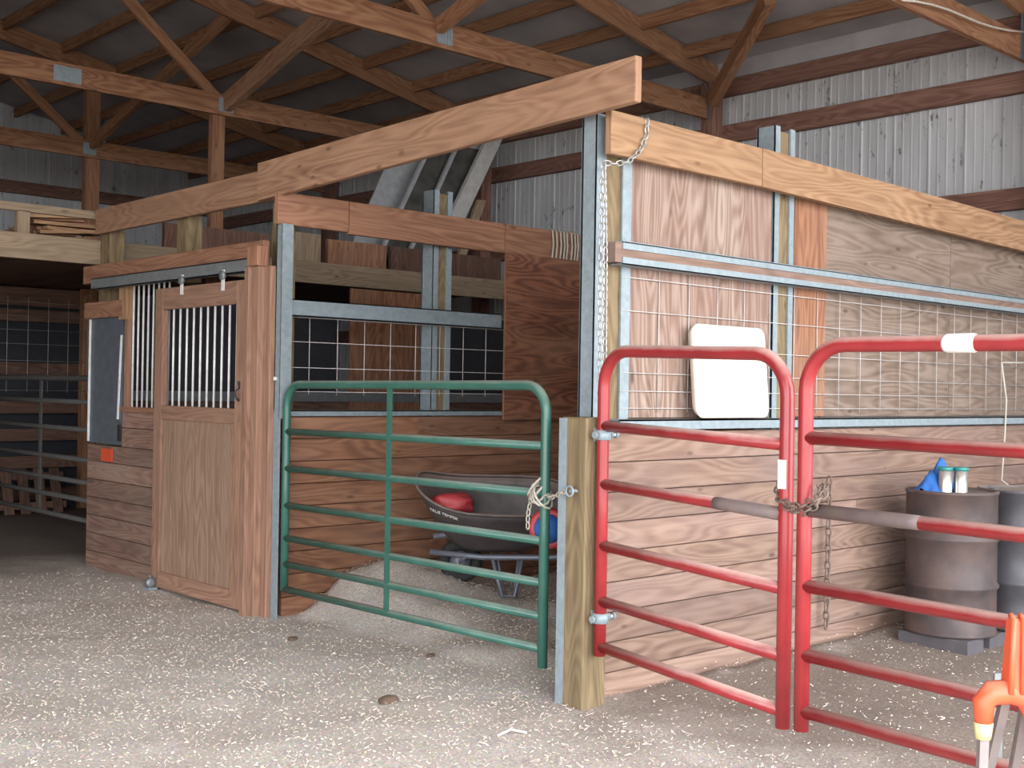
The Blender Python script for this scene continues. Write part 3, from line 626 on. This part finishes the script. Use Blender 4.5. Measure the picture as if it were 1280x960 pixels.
# joist ends seen above the partition
for (xa, xb, za, zb, mk, lab) in ((1.62, 2.12, 2.50, 2.75, 'oldtan', 'tan board end resting on the loft edge behind the header'), (2.2, 2.85, 2.50, 2.72, 'plank_red', 'reddish board leaning on the loft edge behind the header'), (2.9, 4.3, 2.50, 2.72, 'plank_dark', 'dark board on edge along the loft behind the middle post'), (.62, 1.58, 2.48, 2.70, 'plank_dark', 'dark board on edge on the loft above the sliding door')):
    m_ = MB(); m_.box(xa, xb, YL+.02, YL+.06, za, zb, 'z'); tag(m_.build('loft_board', M[mk]), lab, 'board')
for q in range(26):
    L = random.uniform(.5, .95); x = random.uniform(-.5, -.42)+random.choice((0, .05, .1)); layer = q//6; y = YL+.06+(q % 6)*.10+random.uniform(0, .02)
    a_ = random.uniform(-.3, .3); z = 2.475+layer*.036
    m_ = MB(); m_.bar((x, y, z+.015), (x+L*.62*math.cos(a_), y+L*.3*math.sin(a_), z+.015+random.uniform(-.006, .05)), .085, .026, (0, 1, 0))
    tag(m_.build('loose_board', M['beam_red' if q % 3 else 'beam_gold']), 'short loose orange board in the jumbled pile on the loft', 'board', 'loose boards piled on the loft')
# window sashes stored on the loft
def sash(px, lean, label, Yp=YL+.35, w_=.36):
    base = at(px[0], px[1], Y=Yp); r = thing('window_sash', (base.x, Yp, 2.47), label, 'window sash', 'old sashes leaning on the loft')
    x = base.x; H = 1.75; d = V((lean, .14, 1)).normalized(); nx = V((1, 0, 0))
    o = V((x, Yp, 2.475))
    part(MB().board(o+nx*.03+d*.03+V((0, .012, 0)), o+nx*.03+d*(H-.03)+V((0, .012, 0)), nx, w_-.06, (0, 1, 0), .006), 'pane', M['glass'], r)
    for s in (0, w_-.045): part(MB().board(o+nx*s, o+nx*s+d*H, nx, .045, (0, 1, 0), .035), 'sash_stile', M['sash'], r)
    for s in (0, H-.05): part(MB().board(o+d*s, o+d*s+nx*w_, d, .05, (0, 1, 0), .035), 'sash_rail', M['sash'], r)
sash((463, 262), .62, 'dark paned window sash leaning on the loft beside the grey panel', YL+.35, .44)
sash((498, 262), .62, 'dark paned window sash leaning on the loft nearest the pale frame', YL+.28, .50)
m_ = MB(); o = at(425, 255, Y=YL+.62); o.z = 2.475; m_.board(o, o+V((.75, .12, 1.4)), (1, 0, 0), .42, (0, 1, 0), .02); tag(m_.build('grey_panel', M['sash']), 'weathered grey panel leaning on the loft behind the sashes', 'panel')
m_ = MB(); o = at(528, 262, Y=YL+.22); o.z = 2.475; m_.board(o, o+V((.95, .12, 1.55)), (1, 0, 0), .20, (0, 1, 0), .05)
tag(m_.build('pale_batten', plain('pale_frame', (.55, .54, .52), rough=.6)), 'pale wooden frame piece leaning next to the partition post top', 'frame')
m_ = MB(); o = at(564, 262, Y=YL+.10); o.z = 2.475; m_.board(o, o+V((.45, .10, .85)), (1, 0, 0), .10, (0, 1, 0), .04)
tag(m_.build('leaning_plank', M['oldtan']), 'narrow grey plank leaning beside the pale frame on the loft', 'plank')

# --- dark pen beyond the stalls
r = thing('pen_fence', (1.0, 9.28, 0), 'brown board fence deep in the dark pen', 'fence')
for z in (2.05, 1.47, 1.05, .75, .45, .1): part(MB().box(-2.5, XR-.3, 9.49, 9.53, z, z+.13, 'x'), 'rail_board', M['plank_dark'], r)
part(MB().box(-2.5, XR-.3, 9.66, 9.68, 0, 2.43, 'x'), 'dark_backing', M['black_sheet'], r)  # black sheet added behind the rails, stands in for the pen's shade
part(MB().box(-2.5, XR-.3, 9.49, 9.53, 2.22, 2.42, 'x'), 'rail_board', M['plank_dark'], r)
for x in (-.8, 3.4): part(MB().box(x, x+.13, 9.54, 9.65, 0, 2.4, 'z'), 'fence_post', M['plank_dark'], r)
m_ = wire_grid([-2+.22*i for i in range(20)], [1.3, 1.45, 1.62, 1.8, 1.95, 2.1, 2.25], 9.34, .003); tag(m_.build('wire_panel', M['wire']), 'thin wire panel in front of the dark pen fence', 'wire panel')
r = thing('pallet', (1.0, 8.7, 0), 'pale slatted pallet leaning in the dark pen', 'pallet')
for q in range(6): part(MB().board((.35+q*.17, 8.85, .02), (.35+q*.17, 9.0, .48), (1, 0, 0), .10, (0, 1, 0), .02), 'slat', M['plank_dark'], r)
for z in (.1, .4): part(MB().bar((.33, 8.88+z*.32, z), (1.35, 8.88+z*.32, z), .03, .07, (0, 1, 0)), 'runner', M['plank_dark'], r)

# ------------------------------------------------------------------ tube gates
def gate(name, loc, p0, d, L, zs, r, rr, mt, label, top_r=.16, z_foot=(.12, .12), droop=0.0, rails_on=None):
    """tubular gate: one bent frame tube, its rails; p0 foot of the hinge upright, d along the gate"""
    root = thing(name, loc, label, 'gate', None)
    d = V(d).normalized(); p0 = V(p0)
    def P(s, z): return p0+d*s+V((0, 0, z-droop*s/L))
    zt = zs[0]
    path = [P(0, z_foot[0]), P(0, (zt+z_foot[0])/2), P(0, zt-top_r)]
    for i in range(1, 8):
        a = math.pi/2*i/8; path.append(P(top_r*(1-math.cos(a)), zt-top_r+top_r*math.sin(a)))
    path += [P(top_r, zt), P(L/2, zt), P(L-top_r, zt)]
    for i in range(1, 8):
        a = math.pi/2*i/8; path.append(P(L-top_r+top_r*math.sin(a), zt-top_r+top_r*math.cos(a)))
    path += [P(L, zt-top_r), P(L, (zt+z_foot[1])/2), P(L, z_foot[1])]
    part(MB().tube(path, r, 14), 'frame', mt, root)
    for z in zs[1:]: part(MB().tube([P(.0, z), P(L*.5, z), P(L, z)], rr, 12), 'rail', mt, root)
    return root, P
# green gate
gz = [1.405, 1.125, .905, .685, .49, .335, .185]
gr, GP = gate('tube_gate', (0, 2.47, 0), (-.005, 2.47, 0), (0, -1, 0), 2.205, gz, .024, .020, M['green'], 'dusty green tube gate closing the stall, barrow behind it', .13, (.18, .10), -.015)
s = 2.47-1.445
part(MB().bar(GP(s, .17)+V((-.012, 0, 0)), GP(s, 1.40)+V((-.012, 0, 0)), .035, .012, (0, 1, 0)), 'upright_brace', M['green'], gr)
# red gates across the alley
g1 = V((-.012, -.10, 0)); g1e = V((-.194, -1.176, 0)); L1 = (g1e-g1).length
rz = [1.575, 1.245, .99, .72, .475, .275]
r1, RP = gate('tube_gate', g1, g1, g1e-g1, L1, rz, .027, .024, M['red'], 'short red tube gate hung on the corner post', .16, (.235, .215), .03)
part(MB().bar(RP(L1, 1.19)+V((-.028, 0, 0)), RP(L1, 1.085)+V((-.028, 0, 0)), .004, .034, (1, 0, 0)), 'sticker', M['sticker'], r1)
g2 = g1e+V((-.04, -.105, 0)); d2 = V((-.05, -.79, 0))
r2, QP = gate('tube_gate', g2, g2, d2, 2.3, rz, .027, .024, M['red'], 'long red tube gate running out of view, chained to the short one', .16, (.205, .205), .02)
part(MB().tube([RP(L1*.66, rz[2]), RP(L1*.70, rz[2]), RP(L1-.02, rz[2])], [.0243, .0252, .0252], 12), 'worn_patch', M['bare'], r1, label='bare worn stretch of rail')
part(MB().tube([QP(.02, rz[2]), QP(.42, rz[2]), QP(.46, rz[2])], [.0252, .0252, .0243], 12), 'worn_patch', M['bare'], r2, label='bare worn stretch of rail')
sp = at(1195, 435, X=-.30); s2 = (sp-g2).dot(d2.normalized())
part(MB().tube([QP(s2-.055, rz[0]), QP(s2-.045, rz[0]), QP(s2+.045, rz[0]), QP(s2+.055, rz[0])], [.0275, .031, .031, .0275], 14), 'white_band', M['sticker'], r2)
# hinges of the short red gate
for z in (1.205, .40):
    c = RP(0, z)
    h_ = part(MB().lathe([(.031, -.022), (.037, -.02), (.037, .02), (.031, .022)], c, 14), 'hinge', M['galv'], r1, label='bolted steel hinge')
    part(MB().tube([c+V((-.05, 0, 0)), c+V((.10, 0, 0))], .008, 8), 'bolt', M['bar'], r1, h_)
    for dx in (-.05, .05, .085): part(MB().lathe([(.016, -.007), (.016, .007)], c+V((dx, 0, 0)), 6, (1, 0, 0)), 'nut', M['galv'], r1, h_)
    part(MB().box(-.03, .03, -.068, -.061, z-.03, z+.03, 'z'), 'hinge_plate', M['galv'], r1, h_)

# ------------------------------------------------------------------ chains and cords
C1 = [at(793, 148, Y=-.055), at(788, 180, Y=-.058), at(772, 206, Y=-.058), at(758, 202+8, Y=-.056), at(745, 204, Y=-.06)]
m_ = MB(); a = at(741, 203, X=.06)
pts = [V((.30, -.055, 2.64)), V((.295, -.057, 2.58)), V((.25, -.06, 2.50)), V((.17, -.062, 2.44)), V((.09, -.05, 2.42)), V((.035, -.03, 2.42)), V((.03, -.03, 1.9)), V((.028, -.04, 1.4)), V((.0, -.085, 1.30)), V((-.005, -.09, 1.02))]
links(m_, pts)
links(m_, [V((.035, -.035, 2.40)), V((.06, -.03, 2.0)), V((.06, -.035, 1.5)), V((.02, -.085, 1.30)), V((.015, -.09, 1.0))])
tag(m_.build('chain', M['chain']), 'long pale steel chain hanging down the corner post from the golden beam', 'chain')
m_ = MB()
links(m_, [at(972, 606, X=-.15), at(972, 622, X=-.20), at(985, 636, X=-.235), at(1003, 641, X=-.265), at(1019, 633, X=-.275), at(1030, 618, X=-.25), at(1029, 606, X=-.19)], .03, .024, .0042)
links(m_, [at(976, 612, X=-.16), at(980, 628, X=-.235), at(1000, 634, X=-.262), at(1022, 624, X=-.272), at(1027, 604, X=-.20)], .03, .024, .0042)
tag(m_.build('chain', M['chain_rust']), 'rusty chain looped around both red gate uprights', 'chain')
m_ = MB(); c0 = at(1036, 640, Y=-.05); links(m_, [V((c0.x, -.05, .92)), V((c0.x, -.05, .6)), V((c0.x-.01, -.05, .13))], .046, .032, .006)
tag(m_.build('chain', M['chain_rust']), 'rusty chain hanging straight down the pale planks behind the long red gate', 'chain')
m_ = MB(); g = GP(2.205, .90)
for q in range(5):
    ring = [g+V((-.012+.045*math.cos(t*.5236)+q*.002, .045*math.sin(t*.5236)*.9+.012*q, .05*math.sin(t*.5236+q*.7)+.012*q-.01)) for t in range(12)]
    m_.tube(ring, .006, 6, closed=True)
links(m_, [g+V((-.03, .05, .03)), g+V((-.035, .075, -.10)), g+V((-.035, .075, -.17))], .03, .02, .0034)
links(m_, [g+V((-.02, -.03, 0)), g+V((-.06, -.11, .0)), V((-.115, .02, .955))], .03, .02, .0034)
tag(m_.build('chain', M['rope']), 'pale knotted chain tying the green gate to the short gate post', 'chain')
pc = [at(1252, 453, Y=-.06), at(1258, 500, Y=-.06), at(1256, 545, Y=-.06), at(1252, 600, Y=-.06)]
p0 = at(1280, 452, Y=-.06)+V((.25, 0, .0)); tag(MB().tube([p0, pc[0]+V((.03, 0, .0))]+pc+[at(1262, 608, Y=-.08), at(1290, 608, Y=-.08)], .006, 6).build('electric_cord', M['cord']), 'pale electric cord running down the plywood behind the long red gate', 'cord')

# ------------------------------------------------------------------ white tray on the sill
def tray():
    x0, x1, z0, z1 = .70, 1.295, 1.275, 1.735
    m_ = MB(); n = 6
    def rrect(ins, rad):
        pts = []
        for cx, cz, a0 in ((x1-ins-rad, z1-ins-rad, 0), (x0+ins+rad, z1-ins-rad, 90), (x0+ins+rad, z0+ins+rad, 180), (x1-ins-rad, z0+ins+rad, 270)):
            for k in range(n): a = math.radians(a0+90*k/(n-1)); pts.append((cx+rad*math.cos(a), cz+rad*math.sin(a)))
        return pts
    lay = [(0.012, .05, .03), (0, .05, .0), (0, .05, -.006), (.012, .045, -.012), (.024, .04, -.008), (.04, .03, .006)]
    N = 4*n
    for ins, rad, dy in lay:
        for (x, z) in rrect(ins, rad): m_.v.append(V((x, -.052+dy+(z-z0)*.085, z)))
    for i in range(len(lay)-1):
        for k in range(N): k2 = (k+1) % N; m_.quad((i*N+k, (i+1)*N+k, (i+1)*N+k2, i*N+k2), [(0, 0)]*4, .5, True)
    m_.quad(tuple((len(lay)-1)*N+k for k in range(N))[::-1], [(0, 0)]*N, .5); m_.quad(tuple(range(N)), [(0, 0)]*N, .5)
    tag(m_.build('plastic_tray', M['white']), 'square white plastic tray leaning on the mesh above the sill', 'tray')
tray()

# ------------------------------------------------------------------ drums and what stands on them
def drum(c, mt, label, R=.245, H=.80):
    r = thing('steel_drum', c, label, 'drum', 'steel drums by the pale wall')
    prof = [(R-.008, 0), (R+.006, .004), (R+.006, .018), (R, .022), (R, H*.34-.02), (R+.012, H*.34-.006), (R+.012, H*.34+.006), (R, H*.34+.02), (R, H*.67-.02), (R+.012, H*.67-.006), (R+.012, H*.67+.006), (R, H*.67+.02),
            (R, H-.022), (R+.006, H-.018), (R+.006, H-.002), (R-.008, H), (R-.012, H-.014)]
    part(MB().lathe(prof, c, 40), 'body', mt, r)
    part(MB().lathe([(.03, 0), (.03, .012), (.022, .014)], V(c)+V((-.12, .12, H-.014)), 12), 'bung', mt, r)
    return r
B1 = V((2.55, -.42, .075)); drum(B1, M['rust'], 'rusty steel drum with two cans on its lid')
B2 = V((3.02, -.62, .075)); drum(B2, M['drum_blue'], 'dark worn steel drum at the frame edge behind the rusty one')
for c, lab in ((B1, 'dark block under the rusty drum'), (B2, 'dark block under the dark worn drum')):
    for k, dx in enumerate((-.13, .13)):
        m_ = MB(); m_.box(c.x+dx-.09, c.x+dx+.09, c.y-.22, c.y+.20, -.03, .075, 'y'); tag(m_.build('support_block', M['block'], bevel=.006), lab+(', on the side of the hanging chain' if k == 0 else ', on the side of the frame edge'), 'block')
zt = B1.z+.787
def can(c, lid, label):
    r = thing('tin_can', c, label, 'can', 'cans on the rusty drum')
    part(MB().lathe([(.037, 0), (.039, .004), (.037, .01), (.037, .125), (.039, .13), (.037, .134)], c, 24), 'body', M['can'], r)
    if lid: part(MB().lathe([(.041, .126), (.041, .143), (.036, .147)], c, 24), 'lid', M['lid_green'], r)
can(V((2.405, -.455, zt)), True, 'shiny can with teal lid, nearer the planks end of the pair on the drum')
can(V((2.468, -.513, zt)), True, 'shiny can with teal lid, nearer the dark drum of the pair')
m_ = MB(); n = 14; c = V((2.53, -.37, zt))
for i in range(n):
    for j in range(n):
        u, v = i/(n-1)-.5, j/(n-1)-.5
        h = .20*math.exp(-((u-.12)**2/.05+v*v/.08))+.11*math.exp(-((u+.28)**2/.02+v*v/.08))+.03*noise.noise(V((u*5, v*5, 1)))*(1 if abs(u)+abs(v) < .8 else .3); m_.v.append(c+V((u*.30-.05, v*.19, max(.004, h*1.0))))
for i in range(n-1):
    for j in range(n-1): m_.quad((i*n+j, (i+1)*n+j, (i+1)*n+j+1, i*n+j+1), [(0, 0)]*4, .5, True)
o = m_.build('cloth', M['blue']); sm = o.modifiers.new('thick', 'SOLIDIFY'); sm.thickness = .003
tag(o, 'crumpled bright blue cloth behind the cans on the drum', 'cloth')

# ------------------------------------------------------------------ wheelbarrow
def wheelbarrow():
    base = V((1.12, 1.80, ground(1.12, 1.80)))
    r = thing('wheelbarrow', base, 'black tray wheelbarrow parked in the stall behind the green gate', 'wheelbarrow')
    ex = V((.73, -.683, 0)); ey = V((.683, .73, 0))           # ex towards the handles, ey away from the viewer
    ti = math.radians(19); ey2 = ey*math.cos(ti)+V((0, 0, 1))*math.sin(ti); ez = -ey*math.sin(ti)+V((0, 0, 1))*math.cos(ti)
    def P(x, y, z): return V((base.x, base.y, 0))+V((0, 0, .465))+ex*x+ey2*y+ez*z
    m_ = MB(); N = 36; K = 7
    for k in range(K+1):
        t = k/K
        for q in range(N):
            a = 2*math.pi*q/N; ca, sa = math.cos(a), math.sin(a)
            se = lambda c, e: math.copysign(abs(c)**e, c)
            hx = .24+.20*t**.8; hy = .17+.13*t**.8
            x = hx*se(ca, .6)-.02-.05*t*max(0, -ca); y = hy*se(sa, .6)*(1-.18*max(0, -ca)*t)
            z = .30*t**1.25+(.10*max(0, -ca)**2+.0*ca)*t
            m_.v.append(P(x, y, z))
    for k in range(K):
        for q in range(N): q2 = (q+1) % N; m_.quad((k*N+q, k*N+q2, (k+1)*N+q2, (k+1)*N+q), [(0, 0)]*4, .5, True)
    m_.quad(tuple(range(N))[::-1], [(0, 0)]*N, .5)
    rim = [m_.v[K*N+q].copy() for q in range(N)]
    o = part(m_, 'tray', M['poly'], r); sm = o.modifiers.new('thick', 'SOLIDIFY'); sm.thickness = .006
    part(MB().tube(rim, .011, 8, closed=True), 'rim', M['poly'], r, o)
    for s in (-.2, .16): part(MB().tube([P(-.42, s*.6, -.03), P(-.1, s, -.02), P(.30, s*1.1, -.005), P(.72, s*1.25, .05)], .018, 10), 'handle', M['barrow_steel'], r)
    for s in (-.2, .16):
        q = MB(); a = P(-.04, s, -.02); c = P(.14, s, -.02); g0 = a+ex*.06; g0.z = ground(g0.x, g0.y)-.0; q.tube([a, g0+V((0, 0, .01)), g0+ex*.08+V((0, 0, .01)), c], .013, 8); part(q, 'leg', M['barrow_steel'], r)
    wc = P(-.24, 0, -.03); wc.z = ground(wc.x, wc.y)+.12
    wh = part(MB().tube(arc(wc, ex, V((0, 0, 1)), .10, 0, 2*math.pi, 24)[:-1], .038, 10, closed=True), 'wheel', M['rubber'], r)
    part(MB().lathe([(.02, -.05), (.065, -.03), (.065, .03), (.02, .05)], wc, 16, ey), 'hub', M['barrow_steel'], r, wh)
    part(MB().tube([P(-.2, -.19, -.02), wc-ey*.07, wc+ey*.07, P(-.2, .15, -.02)], .012, 8), 'fork', M['barrow_steel'], r)
    part(MB().bar(P(-.05, -.19, -.03), P(-.05, .15, -.03), .03, .01, (0, 0, 1)), 'brace', M['barrow_steel'], r)
    # lettering on the near side of the tray
    fc = bpy.data.curves.new('lettering', 'FONT'); fc.body = 'TRUE TEMPER'; fc.size = .030; fc.extrude = .0006; fc.align_x = 'CENTER'; fc.align_y = 'CENTER'
    tmp = bpy.data.objects.new('lettering_curve', fc); me = bpy.data.meshes.new_from_object(tmp); bpy.data.objects.remove(tmp)
    fo = bpy.data.objects.new('lettering', me); COL.objects.link(fo); fo.parent = o; me.materials.clear(); me.materials.append(M['sticker'])
    i0 = 0
    side = m_.v[6*N+int(N*.675)].lerp(m_.v[7*N+int(N*.675)], .42)
    up = (m_.v[6*N+int(N*.675)]-m_.v[4*N+int(N*.675)]).normalized(); rt = (m_.v[6*N+int(N*.73)]-m_.v[6*N+int(N*.62)]).normalized(); nrm = rt.cross(up).normalized(); up = nrm.cross(rt)
    pos = side+nrm*.016-r.location
    fo.matrix_basis = Matrix(((rt.x, up.x, nrm.x, pos.x), (rt.y, up.y, nrm.y, pos.y), (rt.z, up.z, nrm.z, pos.z), (0, 0, 0, 1)))
    return P, ex, ey
WP, wex, wey = wheelbarrow()
# red feed bag in the tray
def blob(c, rx, ry, rz, e1, e2, seed, n=12):
    m_ = MB(); o = len(m_.v)
    for i in range(n+1):
        th = math.pi*i/n
        for k in range(2*n):
            ph = math.pi*k/n; d = V((math.sin(th)*math.cos(ph), math.sin(th)*math.sin(ph), math.cos(th))); f = 1+.28*noise.noise(d*1.9+V((seed, 0, 0)))
            sx = math.copysign(abs(d.x)**.7, d.x); sy = math.copysign(abs(d.y)**.7, d.y)
            m_.v.append(V(c)+V(e1)*sx*rx*f+V(e2)*sy*ry*f+V((0, 0, 1))*d.z*rz*f)
    for i in range(n):
        for k in range(2*n): k2 = (k+1) % (2*n); m_.quad((i*2*n+k, (i+1)*2*n+k, (i+1)*2*n+k2, i*2*n+k2), [(0, 0)]*4, .5, True)
    return m_
c = WP(-.30, -.06, .27); tag(blob(c, .14, .11, .06, wex, wey, 3).build('feed_bag', M['redbag']), 'red crumpled feed bag lying in the front of the wheelbarrow tray', 'bag')
bc = GP(2.205, .72)+V((.16, .13, 0))
r = thing('ball', bc, 'red and blue ball hanging behind the green gate by the barrow', 'ball')
part(MB().lathe([(.072*math.sin(math.pi*i/14)+.0005, -.085*math.cos(math.pi*i/14)) for i in range(15)], bc, 20, (1, .7, .1)), 'core', M['blue'], r)
part(MB().tube(arc(bc, V((.57, -.82, 0)), V((0, 0, 1)), .078, 0, 6.2832, 24)[:-1], .022, 8, closed=True), 'band', M['redbag'], r)
part(MB().tube([bc+V((0, 0, .08)), GP(2.205, .87)+V((.0, .10, 0))], .005, 6), 'cord', M['rope'], r)

# ------------------------------------------------------------------ grey gate in the dark pen
zs = [1.43, 1.24, 1.02, .78, .60, .46, .30]
gg, HP = gate('tube_gate', (.12, 5.36, 0), (.12, 5.36, 0), (0, 1, 0), 3.0, zs, .024, .02, M['grey_gate'], 'dull grey tube gate in the dark pen beyond the stall front', .12, (.12, .12))
part(MB().bar(HP(1.16, .28), HP(1.16, 1.42), .045, .012, (0, 1, 0)), 'upright_brace', M['grey_gate'], gg)

# ------------------------------------------------------------------ orange stand by the long red gate
def stand():
    o = V((-.72, -2.19, 0)); r = thing('work_stand', o, 'bright orange plastic stand on dirty legs, before the long red gate', 'stand')
    ex = V((.732, -.681, 0)); ey = V((.681, .732, 0)); Z = V((0, 0, 1))
    def P(x, y, z): return o+ex*x+ey*y+Z*z
    q = MB(); q.prism((P(.045, -.03, .60), P(.145, -.03, .60), P(.138, -.02, .80), P(.056, -.02, .80)), (P(.045, .04, .60), P(.145, .04, .60), P(.138, .03, .80), P(.056, .03, .80)))
    body = part(q, 'upright', M['orange'], r, bevel=.008)
    for x in (.049, .08, .111, .141): part(MB().tube([P(x, -.032, .60), P(x+.002, -.032, .70), P(x*.85+.016, -.024, .80), P(x*.85+.016, .0, .808)], .008, 8), 'rib', M['orange'], r, body)
    a = [P(-.012, 0, .50), P(-.012, 0, .57), P(.01, 0, .595), P(.06, 0, .60), P(.105, 0, .585), P(.135, 0, .53), P(.155, 0, .44)]
    part(MB().tube(a, [.022, .03, .034, .034, .034, .032, .03], 10), 'arch', M['orange'], r)
    part(MB().tube([P(-.012, 0, .515), P(-.012, 0, .470)], [.026, .020], 10), 'socket', M['yellow'], r)
    part(MB().tube([P(.152, 0, .46), P(.165, 0, .36)], [.032, .026], 10), 'socket', M['orange'], r)
    for a, b_ in ((P(-.012, 0, .48), P(-.045, -.05, .0)), (P(.165, 0, .38), P(.21, -.06, .0)), (P(.06, .03, .58), P(.06, .30, .0)), (P(.12, .03, .58), P(.16, .32, .0))): part(MB().bar(a, b_, .024, .024, tuple(ex)), 'leg', M['legmetal'], r)
stand()
p = at(1247, 865, X=-.15); m_ = MB(); m_.bar((p.x, p.y, 0), (p.x+.005, p.y, .52), .028, .012, (1, -1, 0)); tag(m_.build('stake', M['track']), 'thin grey stake standing behind the orange stand', 'stake')

# ------------------------------------------------------------------ bits on the floor
for (x, y, s, lab) in ((485, 880, .045, 'dark dry dung lump in the open floor before the green gate'), (366, 800, .03, 'small dark lump on the floor near the door frame'), (538, 823, .025, 'small dark lump below the green gate')):
    p = at(x, y, Z=0); p.z = ground(p.x, p.y)+s*.2; tag(blob(p, s, s*.7, s*.5, (1, 0, 0), (0, 1, 0), x, 8).build('dung_lump', M['dung']), lab, 'dung')
p = at(622, 919, Z=0); q = at(658, 914, Z=0); m_ = MB(); m_.tube([(p.x, p.y, ground(p.x, p.y)+.006), ((p.x+q.x)/2, (p.y+q.y)/2+.008, .014), (q.x, q.y, ground(q.x, q.y)+.006)], .005, 6)
tag(m_.build('stick', M['sticker']), 'pale straw stick lying on the floor in front of the gate post', 'stick')
build_straw()
